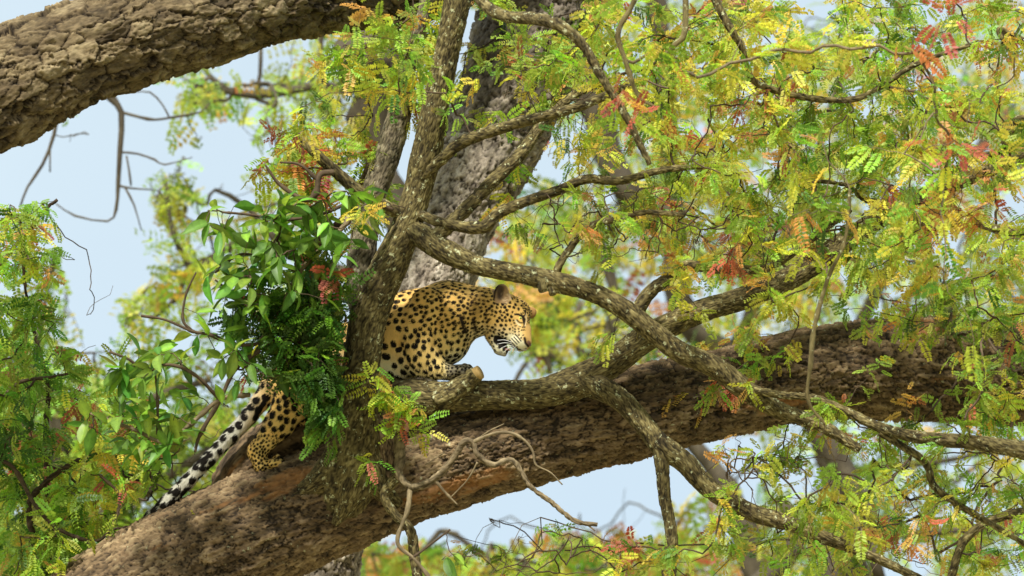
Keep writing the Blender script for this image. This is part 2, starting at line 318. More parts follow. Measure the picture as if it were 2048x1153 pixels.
for i, p_ in enumerate([[(706, 880, 15.76, 40), (672, 935, 15.76, 36), (625, 975, 15.79, 24), (570, 1000, 15.82, 8)], [(715, 890, 15.76, 36), (740, 945, 15.76, 32), (768, 985, 15.78, 20), (800, 1010, 15.8, 8)], [(700, 900, 15.75, 40), (700, 965, 15.73, 34), (690, 1010, 15.74, 20), (670, 1050, 15.76, 6)], [(740, 840, 15.82, 34), (768, 900, 15.8, 30), (775, 960, 15.8, 24), (765, 1010, 15.8, 10)]]):
    br('root_flare', p_, 100 + i, 'bark_smooth' if i != 3 else 'bark_limb')
# the sawn stub by the front paw
br('branch_stub', [(876, 804, 15.84, 24), (908, 783, 15.82, 21), (935, 763, 15.80, 17), (953, 748, 15.785, 15)], 60, sides=50, step=.006, label='short sawn stub')
v, f, a = tube([(950, 750.5, 15.787, 13.8), (955, 747.5, 15.782, 13.9), (960, 744.6, 15.777, 13.9)], .004, 28, None, 61)
child('sawn_end', v, f, mat_plain('sawn orange wood', (.42, .28, .10), .85), young, a)
# dead forked twigs hanging over the lower limb
dd = br('dead_branch', [(800, 868, 15.72, 10.42), (800, 920, 15.68, 9.77), (798, 950, 15.66, 7.16), (825, 975, 15.64, 5.86), (868, 958, 15.6, 5.86), (905, 920, 15.58, 5.21), (926, 886, 15.56, 5.21), (945, 884, 15.56, 4.56), (955, 908, 15.56, 4.56), (985, 930, 15.56, 4.56), (1025, 922, 15.56, 3.91), (1060, 972, 15.56, 3.26), (1100, 1003, 15.56, 3.26), (1150, 1042, 15.56, 3.26), (1195, 1050, 15.56, 2.6)], 70, 'bark_pale', sides=14)
for i, p_ in enumerate([[(945, 885, 15.56, 3.26), (985, 868, 15.54, 3.26), (1020, 866, 15.52, 3.26), (1050, 882, 15.52, 2.6), (1066, 905, 15.52, 2.6), (1072, 930, 15.52, 1.95), (1100, 945, 15.52, 1.3), (1125, 970, 15.52, 0.98)],
        [(868, 958, 15.6, 3.26), (890, 985, 15.6, 2.6), (915, 1010, 15.6, 1.3)], [(955, 925, 15.56, 1.95), (935, 960, 15.58, 1.3), (902, 995, 15.6, 1.3)],
        [(820, 975, 15.64, 4.56), (815, 1020, 15.62, 3.91), (795, 1085, 15.6, 3.26), (830, 1120, 15.6, 3.26), (870, 1170, 15.6, 3.91)],
        [(800, 948, 15.68, 9.12), (770, 990, 15.7, 8.47), (790, 1030, 15.7, 7.81), (820, 1060, 15.7, 8.47), (830, 1120, 15.7, 9.12), (845, 1220, 15.7, 9.12)],
        [(945, 885, 15.56, 1.95), (980, 862, 15.54, 1.3), (1008, 848, 15.54, 0.65)], [(1175, 1050, 15.56, 1.95), (1190, 1062, 15.56, 1.3)], [(890, 905, 15.6, 1.3), (850, 930, 15.6, 0.98)]]):
    br('dead_branch', p_, 71 + i, 'bark_pale' if i != 4 else 'bark_smooth', sides=9 if i != 4 else 30)
# knots on the stems
for i, (x, y, d, r) in enumerate([(1085, 572, 15.44, 9), (1020, 1004, 16, 1)][:1]):
    br('knot', [(x + 3, y - 16, d + .05, r), (x, y, d, r), (x + 2, y + 12, d - .01, r * .8)], 90 + i, sides=24)
br('branch_stub', [(1100, 570, 15.46, 8), (1106, 590, 15.44, 5)], 93)

# ------------------------------------------------------------------ the leopard
# modelled in its own frame: x right, y away from the viewer, z up, unit 2.25 mm, as one implicit surface
LD = 16.0; LU = K * LD
def leo_world(p):
    p = np.asarray(p, float); w = W(p[..., 0], -p[..., 2], LD); return w + FWD * (p[..., 1] * LU)[..., None]
VX = 1.45
lo = np.array([258., -100., -1072.]); hi = np.array([1092., 80., -545.])
dims = np.ceil((hi - lo) / VX).astype(int) + 1
field = np.full(dims, 60., np.float32)
axs = [lo[k] + VX * np.arange(dims[k], dtype=np.float32) for k in range(3)]
def block(bmin, bmax):
    i0 = np.clip(((np.array(bmin) - lo) / VX).astype(int), 0, dims - 1); i1 = np.clip(((np.array(bmax) - lo) / VX).astype(int) + 2, 1, dims)
    sl_ = tuple(slice(a, b) for a, b in zip(i0, i1))
    return sl_, np.meshgrid(*(axs[k][sl_[k]] for k in range(3)), indexing='ij', sparse=True)
def put(sl_, d, k, sub=False):
    a = field[sl_]
    if sub:
        d = -d; h = np.clip(.5 - .5 * (a - d) / k, 0, 1); field[sl_] = a * (1 - h) + d * h + k * h * (1 - h)
    else:
        h = np.clip(.5 + .5 * (a - d) / k, 0, 1); field[sl_] = a * (1 - h) + d * h - k * h * (1 - h)
def rc(a, b, ra, rb, k=8, ys=1., sub=False):      # round cone; a, b given as (px, py, y)
    a = np.array([a[0], a[2], -a[1]], float); b = np.array([b[0], b[2], -b[1]], float)
    m = max(ra, rb) + k + 4
    sl_, (X, Y, Z) = block(np.minimum(a, b) - m, np.maximum(a, b) + m)
    ab = (b - a) / (1, ys, 1); X = X - a[0]; Y = (Y - a[1]) / ys; Z = Z - a[2]
    t = np.clip((X * ab[0] + Y * ab[1] + Z * ab[2]) / max((ab ** 2).sum(), 1e-6), 0, 1)
    d = np.sqrt((X - t * ab[0]) ** 2 + (Y - t * ab[1]) ** 2 + (Z - t * ab[2]) ** 2) - (ra + (rb - ra) * t)
    put(sl_, (d * min(1, ys)).astype(np.float32), k, sub)
def el(c, r, k=8, rot=0., tilt=0., sub=False):     # ellipsoid turned by rot degrees in the picture plane, then tilted about z
    c = np.array([c[0], c[2], -c[1]], float); r = np.array(r, float); m = r.max() + k + 4
    sl_, (X, Y, Z) = block(c - m, c + m); X = X - c[0]; Y = Y - c[1]; Z = Z - c[2]
    ca, sa = math.cos(R(rot)), math.sin(R(rot)); X, Z = X * ca + Z * sa, -X * sa + Z * ca
    ca, sa = math.cos(R(tilt)), math.sin(R(tilt)); X, Y = X * ca + Y * sa, -X * sa + Y * ca
    k0 = np.sqrt((X / r[0]) ** 2 + (Y / r[1]) ** 2 + (Z / r[2]) ** 2)
    k1 = np.sqrt((X / r[0] ** 2) ** 2 + (Y / r[1] ** 2) ** 2 + (Z / r[2] ** 2) ** 2) + 1e-6
    put(sl_, (k0 * (k0 - 1) / k1).astype(np.float32), k, sub)
# trunk of the body
rc((884, 636, 4), (820, 668, 8), 71, 82, 10, .70)
rc((820, 670, 8), (700, 722, 12), 82, 70, 14, .70)
rc((700, 722, 12), (618, 768, 12), 70, 64, 14, .72)
rc((892, 645, -2), (884, 674, -2), 62, 58, 14, .78)
rc((905, 624, 0), (965, 622, -6), 60, 46, 16, .85)
rc((965, 624, -6), (1006, 626, -8), 45, 38, 12, .9)
el((858, 622, -40), (40, 16, 48), 14, 15)          # shoulder blade
# near foreleg, elbow bent, paw hooked over the stub
rc((836, 655, -36), (842, 708, -46), 46, 43, 16, .62)
rc((842, 710, -46), (872, 732, -50), 39, 25, 10, .75)
rc((872, 734, -50), (893, 745, -50), 21, 14.5, 8)
rc((893, 743, -50), (930, 740, -46), 13.5, 11.5, 6)
for tx, ty, tz in ((930, 733, -38), (938, 735, -46), (940, 741, -54), (934, 748, -58)):
    rc((922, 739, tz), (tx, ty, tz), 8, 6.2, 3.5); rc((tx, ty, tz), (tx + 9, ty + 7, tz), 6.2, 4.5, 2.5)
rc((790, 690, -30), (800, 735, -30), 34, 20, 14, .6)
# far foreleg
rc((860, 680, 40), (850, 735, 42), 34, 20, 12); rc((850, 735, 42), (905, 752, 30), 17, 11, 8)
# hind legs
rc((630, 755, -22), (594, 792, -30), 60, 42, 16, .6)
rc((594, 792, -30), (562, 845, -28), 38, 29, 12, .7)
rc((562, 845, -28), (516, 902, -26), 28, 18.5, 10, .8)
rc((516, 902, -26), (524, 930, -28), 18.5, 15, 7)
rc((524, 930, -30), (556, 926, -34), 13, 9, 5)
for tx, ty, tz in ((560, 914, -30), (566, 918, -38), (565, 925, -45)):
    rc((548, 925, tz), (tx - 4, ty, tz), 8, 6.5, 3); rc((tx - 4, ty, tz), (tx + 4, ty + 6, tz), 6.5, 4.5, 2)
rc((620, 770, 42), (600, 840, 40), 50, 26, 14, .6); rc((600, 840, 40), (575, 895, 45), 24, 15, 10)
# tail
TL = [(590, 735, -2, 34), (548, 770, -8, 25), (522, 803, -12, 18), (500, 832, -14, 16), (463, 872, -15, 15), (420, 917, -14, 14), (376, 963, -10, 13.5), (336, 1004, -4, 14), (304, 1034, 2, 13.5), (284, 1052, 6, 10), (272, 1062, 8, 4)]
for p, q in zip(TL[:-1], TL[1:]): rc(p[:3], q[:3], p[3], q[3], 7)
# head
el((1008, 624, -8), (36, 31, 36), 8)
el((1033, 625, -6), (28, 25, 28), 9)
el((1003, 652, -22), (34, 24, 26), 10, -25)        # cheek
el((1012, 668, -26), (26, 18, 18), 8, -30)
rc((1040, 640, -17), (1046, 677, -27), 19.5, 14.5, 10)
el((1030, 634, -30), (14, 7, 6), 5, -35)           # brow
el((1036, 688, -33), (18.5, 16, 13.2), 5, -35)       # whisker pad
el((1046, 692, -24), (12, 13, 10), 4, -20)
el((1054, 685, -28), (7.5, 8.5, 7.5), 4, -20)      # nose
rc((1054, 660, -22), (1055, 684, -28), 8, 7, 6)
rc((990, 672, -14), (1001, 698, -24), 19, 12, 8)   # lower jaw
rc((1000, 697, -22), (1009, 704, -24), 13, 9, 5)
el((1024, 704, -28), (13, 26, 5), 4, 38, sub=True)   # open mouth
el((1010, 692, -50), (13, 10, 6), 4, 20, sub=True)
# near ear, rounded cup, and far ear
el((1003, 588, -30), (15.5, 6.5, 20), 5, -6, 12)
rc((992, 602, -24), (1016, 600, -24), 11, 10, 8)
el((1006, 587, -38), (12, 6.5, 15.5), 3, -6, 12, sub=True)
el((1062, 626, 8), (11, 6, 12), 7, -25)
# eye sockets
el((1040, 634, -44), (8, 9, 5.5), 3, -40, sub=True)

def surface_nets(F):
    ins = F < 0
    c = ins[:-1, :-1, :-1].astype(np.uint8)
    n = c.copy()
    for dx, dy, dz in ((1,0,0),(0,1,0),(0,0,1),(1,1,0),(1,0,1),(0,1,1),(1,1,1)):
        n += ins[dx:ins.shape[0] - 1 + dx, dy:ins.shape[1] - 1 + dy, dz:ins.shape[2] - 1 + dz]
    act = (n > 0) & (n < 8); idx = np.argwhere(act)
    num = np.full(act.shape, -1, np.int32); num[act] = np.arange(len(idx))
    corners = [(a, b, d) for a in (0, 1) for b in (0, 1) for d in (0, 1)]
    val = {q: F[idx[:, 0] + q[0], idx[:, 1] + q[1], idx[:, 2] + q[2]] for q in corners}
    acc = np.zeros((len(idx), 3)); cnt = np.zeros(len(idx))
    for q in corners:
        for ax in range(3):
            if q[ax] == 0:
                r_ = list(q); r_[ax] = 1; r_ = tuple(r_); a, b = val[q], val[r_]; m = (a < 0) != (b < 0)
                t = np.where(m, a / np.where(m, a - b, 1), 0)
                pos = np.array(q, float)[None] + np.zeros((len(idx), 3)); pos[:, ax] = t
                acc[m] += pos[m]; cnt[m] += 1
    v = idx + acc / cnt[:, None]; faces = []
    for ax in range(3):
        o1, o2 = [k for k in range(3) if k != ax]
        s0 = [slice(1, -1)] * 3; s1 = [slice(1, -1)] * 3; s0[ax] = slice(0, -1); s1[ax] = slice(1, None)
        A, B = ins[tuple(s0)], ins[tuple(s1)]
        e = np.argwhere(A != B); flip = A[A != B]
        off = np.ones(3, int); off[ax] = 0; e = e + off
        q = []
        for da, db in ((0, 0), (-1, 0), (-1, -1), (0, -1)):
            p = e.copy(); p[:, o1] += da; p[:, o2] += db; q.append(num[p[:, 0], p[:, 1], p[:, 2]])
        q = np.stack(q, 1)
        if ax == 1: flip = ~flip
        q[~flip] = q[~flip][:, ::-1]; faces.append(q)
    return v, np.vstack(faces)
field[0], field[-1], field[:, 0], field[:, -1], field[:, :, 0], field[:, :, -1] = (60,) * 6
lv, lf = surface_nets(field)
lv = lv * VX + lo
front_field = field
def skin_y(px, py):            # depth of the skin in front of a point of the side view
    i = int(round((px - lo[0]) / VX)); k = int(round((-py - lo[2]) / VX)); c_ = np.nonzero(field[i, :, k] < 0)[0]
    return lo[1] + VX * c_[0] if len(c_) else -30.
def vnormals(v, f):
    a = v[f[:, 2]] - v[f[:, 0]]; b = v[f[:, 3]] - v[f[:, 1]]; n = np.cross(a, b); o = np.zeros_like(v)
    for k in range(4):
        for ax in range(3): o[:, ax] += np.bincount(f[:, k], n[:, ax], len(v))
    return o / (np.linalg.norm(o, axis=1)[:, None] + 1e-9)
LN = vnormals(lv, lf)
if (LN * (lv - lv.mean(0)))[:, 2].mean() < 0: lf = lf[:, ::-1]; LN = -LN
# muscles and skin folds
PX, PY, YY = lv[:, 0], -lv[:, 2], lv[:, 1]
bodyw = sstep(985, 960, PX) * sstep(560, 600, PX)
fold = fbm(np.stack([PX / 38 + PY / 90, YY / 60, PY / 55], 1), 3, 5)
lv = lv + LN * (bodyw * 2.6 * fold)[:, None]
def groove(x0, y0, x1, y1, w, dep):
    ax_, ay_ = x1 - x0, y1 - y0; t = np.clip(((PX - x0) * ax_ + (PY - y0) * ay_) / (ax_ ** 2 + ay_ ** 2), 0, 1)
    d = np.hypot(PX - x0 - t * ax_, PY - y0 - t * ay_); return -dep * np.exp(-(d / w) ** 2) * (YY < -5)
dg_ = groove(812, 600, 800, 690, 9, 5) + groove(800, 690, 818, 738, 8, 6) + groove(884, 600, 872, 690, 8, 4) + groove(872, 690, 893, 722, 6, 4) \
    + groove(940, 600, 946, 665, 8, 3.5) + groove(972, 610, 968, 668, 6, 3) + groove(822, 590, 850, 640, 7, 3)
lv = lv + LN * dg_[:, None]

# ---- coat: ground colour, then every spot laid on the skin
def lerp(a, b, t): t = np.asarray(t)[..., None]; return np.array(a) * (1 - t) + np.array(b) * t
tan = np.array((.72, .46, .135)); straw = np.array((.80, .63, .25)); cream = np.array((.84, .78, .52)); white = np.array((.58, .56, .46))
low = sstep(620, 715, PY) * sstep(740, 960, PX) * sstep(975, 950, PX)
C = lerp(tan, straw, np.clip(low * .9 + .35 * fbm(lv / 30, 3, 2), 0, 1))
C = lerp(C, cream, 0) if False else C * (1 - low[:, None] * 0)
under = np.clip(-LN[:, 2] - .25, 0, 1) * 1.6
chestw = sstep(905, 885, PX) * 0 + sstep(690, 730, PY) * sstep(880, 915, PX) * sstep(990, 960, PX)
bel = np.clip(sstep(690, 745, PY) * sstep(826, 770, PX) * sstep(560, 700, PX) + chestw + under * (PX > 600) * .7, 0, 1)
C = C * (1 - bel[:, None]) + cream * bel[:, None]
tail = (PX < 560) & (PY - 770 > -1.0 * (PX - 548) - 30) & (PX + PY < 1385)
tw = np.clip(sstep(560, 470, PX), 0, 1) * tail
hl = (PX > 470) & (PX < 640) & (~tail) & (PY > 740)
C[hl] = lerp(tan * 1.05, straw, np.clip(.35 + .4 * fbm(lv[hl] / 18, 2, 8) + .5 * (LN[hl, 0]), 0, 1))
C = C * (1 - tw[:, None]) + white * .86 * tw[:, None]
head = sstep(972, 992, PX)
C = C * (1 - head[:, None]) + lerp(tan * .92, cream * .9, np.clip(sstep(640, 690, PY) * sstep(1056, 1030, PX), 0, 1)) * head[:, None]
paw = sstep(888, 905, PX) * (PX < 975) * (PY > 724) * (YY < 20)
C = C * (1 - paw[:, None] * .75) + np.array((.30, .24, .16)) * paw[:, None] * .75
C = C * (1 + .10 * fbm(lv / 6, 3, 44))[:, None]
kd = KDTree(len(lv))
for i, p in enumerate(lv.tolist()): kd.insert(p, i)
kd.balance()
def spec(x, y, yy):
    if x > 1046 and y < 660: return 1.7, 3.9
    if x > 1020 and y > 640: return 1.6, 5.2
    if x > 975: return 2.6, 6.9
    if x > 935: return 3.1, 7.4
    if x < 640 and y > 740:
        if x + y < 1385 and x < 552: return 7.7, 15.4
        if x < 560 and y > 868 : return 2.5, 6.0
        return 6.2, 13.5
    if x > 885 and y > 722: return 2.4, 5.6
    s = 1.0 + .55 * float(sstep(880, 770, x)) + .35 * float(sstep(640, 730, y)) - .12 * float(sstep(610, 570, y))
    return 3.75 * s, 8.9 * s
order = rng.permutation(len(lv)); taken = {}; seeds = []
for i in order:
    x, yy, z = lv[i]; rs, sp = spec(x, -z, yy)
    if 1046 < x and -z > 662: continue
    c = (int(x // 8), int(yy // 8), int(z // 8)); n_ = int(sp // 8) + 1; ok = True
    for a in range(-n_, n_ + 1):
        for b in range(-n_, n_ + 1):
            for d in range(-n_, n_ + 1):
                for q in taken.get((c[0] + a, c[1] + b, c[2] + d), ()):
                    if (q[0] - x) ** 2 + (q[1] - yy) ** 2 + (q[2] - z) ** 2 < (sp * .5 + q[3] * .5) ** 2: ok = False; break
                if not ok: break
            if not ok: break
        if not ok: break
    if ok: taken.setdefault(c, []).append((x, yy, z, sp)); seeds.append((i, rs))
mask = np.zeros(len(lv))
wv = lv + 1.3 * np.stack([fbm(lv / 3.6, 2, 60 + q) for q in range(3)], 1)
for i, rs in seeds:
    c = lv[i]; n = LN[i]; x, y = c[0], -c[2]
    fl = np.array([-1, 0, -.55]) if x < 980 else np.array([-.6, 0, .8])
    if x < 640 and y > 740: fl = np.array([-.65, 0, -.75])
    if 780 < x < 900 and y > 640: fl = np.array([.3, 0, -1])
    fl = fl - n * (fl @ n); fl /= np.linalg.norm(fl) + 1e-6; sd_ = np.cross(n, fl)
    near = np.array([q[1] for q in kd.find_range(c.tolist(), rs * 2.1)])
    if len(near) == 0: continue
    dv = wv[near] - c; a_ = rng.uniform(.95, 1.18) if x < 1040 else 1.0; rr_ = rs * rng.uniform(.9, 1.2)
    if rng.random() < .03: continue
    lobes = [(0, 0)] if rs < 3 else [(rng.uniform(-.33, .33), rng.uniform(-.3, .3)) for _ in range(2)]
    for la, lb in lobes:
        u_ = (dv @ fl) / a_ - la * rs; w_ = (dv @ sd_) * math.sqrt(a_) - lb * rs
        mask[near] = np.maximum(mask[near], sstep(.5, -.5, np.hypot(u_, w_) - 1.13 * rr_ * (1 if len(lobes) < 2 else .82)))
def stroke(pts, r0, r1=None, soft=.7, side=True, on=None):
    out = np.zeros(len(lv)); r1 = r0 if r1 is None else r1; n_ = len(pts) - 1
    for k in range(n_):
        (x0, y0), (x1, y1) = pts[k], pts[k + 1]; ax_, ay_ = x1 - x0, y1 - y0
        t = np.clip(((PX - x0) * ax_ + (PY - y0) * ay_) / (ax_ ** 2 + ay_ ** 2 + 1e-6), 0, 1)
        r_ = r0 + (r1 - r0) * (k + t) / n_
        out = np.maximum(out, sstep(soft, -soft, np.hypot(PX - x0 - t * ax_, PY - y0 - t * ay_) - r_))
    return out * (YY < -4) if side else out
def paint(w, c): global C; C = C * (1 - w[:, None]) + np.array(c) * w[:, None]
# plain areas of the face, wiped of spots
noz = stroke([(1058, 655), (1060, 684)], 7, 7, 2.5, False); eyer = stroke([(1033, 629), (1044, 644)], 7.5, 6, 1.5)
pad = stroke([(1022, 676), (1046, 692)], 8, 9, 2); mask *= (1 - noz) * (1 - eyer) * (1 - pad)
ear = stroke([(1003, 577), (1004, 596)], 19, 16, 2, False) * (PY < 607) * (PX > 982); mask *= 1 - ear
C0 = C.copy()
paint(mask, (.008, .006, .004))
paint(noz, (.64, .40, .14)); paint(pad * .8, cream)
paint(ear * .9, (.30, .19, .10)); paint(stroke([(1001, 578), (1000, 594)], 8, 6, 4) * (PY < 604), (.07, .045, .03))
paint(stroke([(988, 600), (990, 584), (996, 571)], 2, 2, 1.5), (.03, .02, .015))
paint(stroke([(1004, 566), (1014, 571), (1019, 584), (1021, 598)], 1.4, 2.2, 1.5), (.62, .43, .24))
fz = np.clip(fbm(lv / (2, 2, 5), 2, 99) * 2, 0, 1) * stroke([(1010, 592), (1014, 602)], 8, 8, 3); paint(fz * .8, (.70, .52, .30))
paint(stroke([(1064, 616), (1067, 630)], 7, 7, 2, False) * (YY > 2), (.36, .20, .07))
# eye line, tear mark, lips, whisker rows, nostril, nape bars
paint(stroke([(1030, 629), (1037, 629), (1044, 633)], 1.9, 2.3, .8), (.014, .01, .008))
paint(stroke([(1046, 634), (1048, 643), (1049, 654)], 3.4, 2.0, .9), (.014, .01, .008))
paint(stroke([(1034, 640), (1039, 645), (1044, 646)], 1.3, 1.3, .8), (.014, .01, .008)); paint(stroke([(1031, 641), (1036, 648), (1041, 651)], 1.5, 1.3, .8), (.78, .68, .42))
paint(stroke([(1051, 627), (1053, 640), (1050, 652)], 1.6, 1.2, .8), (.70, .52, .27))
paint(stroke([(1051, 622), (1050, 631)], 1.8, 1.2, .8), (.02, .014, .01))
for k in range(4):
    paint(stroke([(1019 + 4.6 * k, 680 - k * 3.0), (1030 + 4.0 * k, 691 - 3.0 * k)], 1.55, 1.2, .7), (.02, .014, .01))
paint(stroke([(1022, 690), (1034, 697), (1045, 700)], 1.3, 1.2, .8), (.02, .015, .012))
paint(stroke([(996, 680), (1004, 684), (1014, 690), (1022, 699)], 9.5, 7.5, 1.2), (.012, .010, .009))
paint(stroke([(1000, 692), (1012, 696), (1019, 699)], 3, 2.6, 1.2), (.02, .016, .014))
paint(stroke([(1046, 699), (1052, 697)], 1.6, 1.2, .8), (.02, .015, .013))
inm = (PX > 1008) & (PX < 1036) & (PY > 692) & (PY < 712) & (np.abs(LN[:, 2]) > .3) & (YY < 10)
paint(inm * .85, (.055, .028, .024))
paint(stroke([(999, 706), (1009, 711)], 4.5, 3.5, 2, False) * .8, (.74, .70, .58))
paint(stroke([(1049, 676), (1051, 686), (1056, 692)], 2.4, 2.6, 1.0), (.03, .018, .014))
paint(stroke([(1057, 684), (1060, 690)], 3.2, 2.4, 1.2, False), (.22, .11, .08))
paint(stroke([(1044, 698), (1052, 700)], 2, 2, 1.5), (.75, .70, .6))
paint(stroke([(921, 631), (926, 648), (933, 664)], 3.2, 4.2, 1.4), (.016, .011, .008))
paint(stroke([(947, 640), (951, 655), (954, 664)], 3.4, 2.6, 1.4), (.018, .012, .009))
paint(stroke([(911, 642), (913, 652)], 2.6, 2.6, 1.2), (.018, .012, .009))
nape = np.exp(-(((PX - 952) / 22) ** 2 + ((PY - 606) / 30) ** 2)) * (.35 + .5 * np.clip(fbm(lv / 7, 3, 71) * 2, 0, 1)); paint(nape * .7, (.10, .055, .03))
# dark noise streaks over the paw and wrist
pk = paw * np.clip(.3 + fbm(lv / (5, 5, 2.2), 3, 77) * 1.6, 0, 1); paint(pk * .75, (.06, .05, .04))
tip = np.exp(-((PX - 274) ** 2 + (PY - 1058) ** 2) / 12 ** 2); paint(tip, (.02, .015, .012))
Ccol = np.clip(np.c_[C, np.ones(len(C))], 0, 1)
leo = thing('leopard', 'spotted leopard crouching behind the stem, looking down to the right, mouth half open', 'leopard', leo_world([560., -28., -935.]))
child('body', leo_world(lv), [lf], M['fur'], leo, {'col': Ccol})
# fur
def fur_on():
    tri = lf; n = 110000
    cand = rng.integers(0, len(tri), n); cen = lv[tri[cand]].mean(1); vi = tri[cand, 0]
    nn = LN[vi]; keep = (nn[:, 1] < .45)
    cand, cen, vi, nn = cand[keep], cen[keep], vi[keep], nn[keep]; n = len(cand)
    w4 = rng.dirichlet((1, 1, 1, 1), n); p = (lv[tri[cand]] * w4[..., None]).sum(1)
    x, y = p[:, 0], -p[:, 2]
    fl = np.tile(np.array([-1., 0, -.35]), (n, 1)); hd = x > 985; fl[hd] = (-.75, .25, .5)
    lg = ((x > 780) & (x < 905) & (y > 660)); fl[lg] = (.15, 0, -1.); hlm = (x < 640) & (y > 740); fl[hlm] = (-.65, 0, -.75)
    fl = fl + rng.normal(0, .22, (n, 3)); fl -= nn * (fl * nn).sum(1)[:, None]; fl /= np.linalg.norm(fl, axis=1)[:, None] + 1e-6
    L = np.where(hd, 3.4, 5.0) * rng.uniform(.6, 1.3, n)
    isT = (x < 552) & (x + y < 1385); L[isT] *= 1.2; L[(y > 700) & (x > 890) & (x < 985)] *= .8
    bare = (np.hypot(x - 1040, y - 636) < 7.5) | ((x > 1050) & (y > 680)) | (np.hypot(x - 1012, y - 691) < 11) | (np.hypot(x - 1024, y - 702) < 9); L[bare] = .3
    L[(x > 1040)] *= .45; L[(x > 1012) & (y > 672)] *= .4; L[(x > 980) & (x < 1022) & (y < 606)] *= .8
    L[(x < 560) & (y > 880) & ~isT] *= .5; L[paw[vi] > .4] *= .45
    lift = np.where(isT, .5, .28)[:, None]
    d = fl * .95 + nn * lift; d /= np.linalg.norm(d, axis=1)[:, None]
    s = np.cross(d, nn); s /= np.linalg.norm(s, axis=1)[:, None] + 1e-6; hw = .42
    V = np.stack([p - s * hw - nn * .6, p + s * hw - nn * .6, p + d * L[:, None]], 1).reshape(-1, 3)
    F = np.arange(n * 3).reshape(n, 3); br_ = rng.uniform(.82, 1.2, n)[:, None]
    cc = np.repeat(np.clip(C[vi] * br_, 0, 1), 3, 0)
    o = child('fur', leo_world(V), [F], M['fur'], leo, {'col': np.c_[cc, np.ones(len(cc))]}, smooth=False, kind='stuff')
    nv = np.repeat(nn, 3, 0)
fur_on()
def ball(name, c, r, mat, parent, n=20, tilt=None, attrs=None, base=None):
    th, ph = np.meshgrid(np.linspace(0, 2 * np.pi, n, endpoint=False), np.linspace(0, np.pi, n // 2 + 1))
    v = np.stack([np.cos(th) * np.sin(ph), np.sin(th) * np.sin(ph), np.cos(ph)], 2).reshape(-1, 3) * np.array(r) + np.array(c)
    i, j = np.meshgrid(np.arange(n // 2), np.arange(n), indexing='ij'); i, j = i.ravel(), j.ravel(); k = (j + 1) % n
    f = np.stack([i * n + j, (i + 1) * n + j, (i + 1) * n + k, i * n + k], 1)
    return child(name, leo_world(v), [f], mat, parent, attrs, base=base)
m_eye = mat_plain('green amber eye', (.50, .52, .12), .08, .8); m_blk = mat_plain('black pupil', (.004, .004, .004), .1, .7)
m_tooth = mat_plain('ivory tooth', (.78, .70, .48), .35, .5); m_tongue = mat_plain('dark pink mouth', (.28, .10, .08), .4, .4)
m_wh = mat_plain('white whisker', (.9, .9, .88), .5)
ey = skin_y(1040, 637); 
e_ = ball('eye', (1040, ey + 3.6, -637), (5.8, 5.8, 5.0), m_eye, leo)
pv = ball('pupil', (1041.5, ey - 1.7, -636.5), (1.5, 1.0, 1.6), m_blk, e_, 10, base=leo)
ball('nose', (1058.5, -28, -690), (4.0, 6, 3.4), mat_plain('dark pink nose', (.20, .10, .075), .4, .4), leo)
def cone(name, pts, mat, parent, sides=7):
    P = [(p[0], p[1], LD + p[2] * LU / 1.0, p[3]) for p in pts]; v, f, a = tube(P, .002, sides, None, 0)
    return child(name, v, f, mat, parent)
for pts in ([(1027, 697, -40, 2.3), (1026, 703, -40, 1.5), (1024, 708, -39, .4)], [(1021, 702, -37, 2.2), (1018, 697, -38, 1.6), (1017, 692, -38, .4)],
            [(1033, 699, -36, 1.3), (1033, 703, -36, .4)], [(1029, 698, -38, 1.4), (1030, 703, -38, .4)], [(1040, 700, -34, 1.5), (1041, 704, -34, .4)]):
    cone('tooth', pts, m_tooth, leo)
ball('tongue', (1014, -26, -699), (9, 8, 3.2), m_tongue, leo)
for x, y, dx, dy in ((1024, 685, -29, -5), (1024, 688, -30, 0), (1026, 691, -28, 7), (1029, 693, -23, 12), (1032, 694, -17, 14)):
    y0 = skin_y(x, y) - .5
    cone('whisker', [(x, y, y0, .22), (x + dx * .5, y + dy * .5 - 2, y0 - 7, .17), (x + dx, y + dy + 1, y0 - 9, .14)], m_wh, leo, 4)
for x, y, yy in ((949, 742, -46), (951, 748, -54)):
    cone('claw', [(x, y, yy, 1.8), (x + 3, y + 3, yy - 1, 1.2), (x + 4, y + 6, yy, .3)], mat_plain('horn claw', (.25, .2, .15), .35), leo)
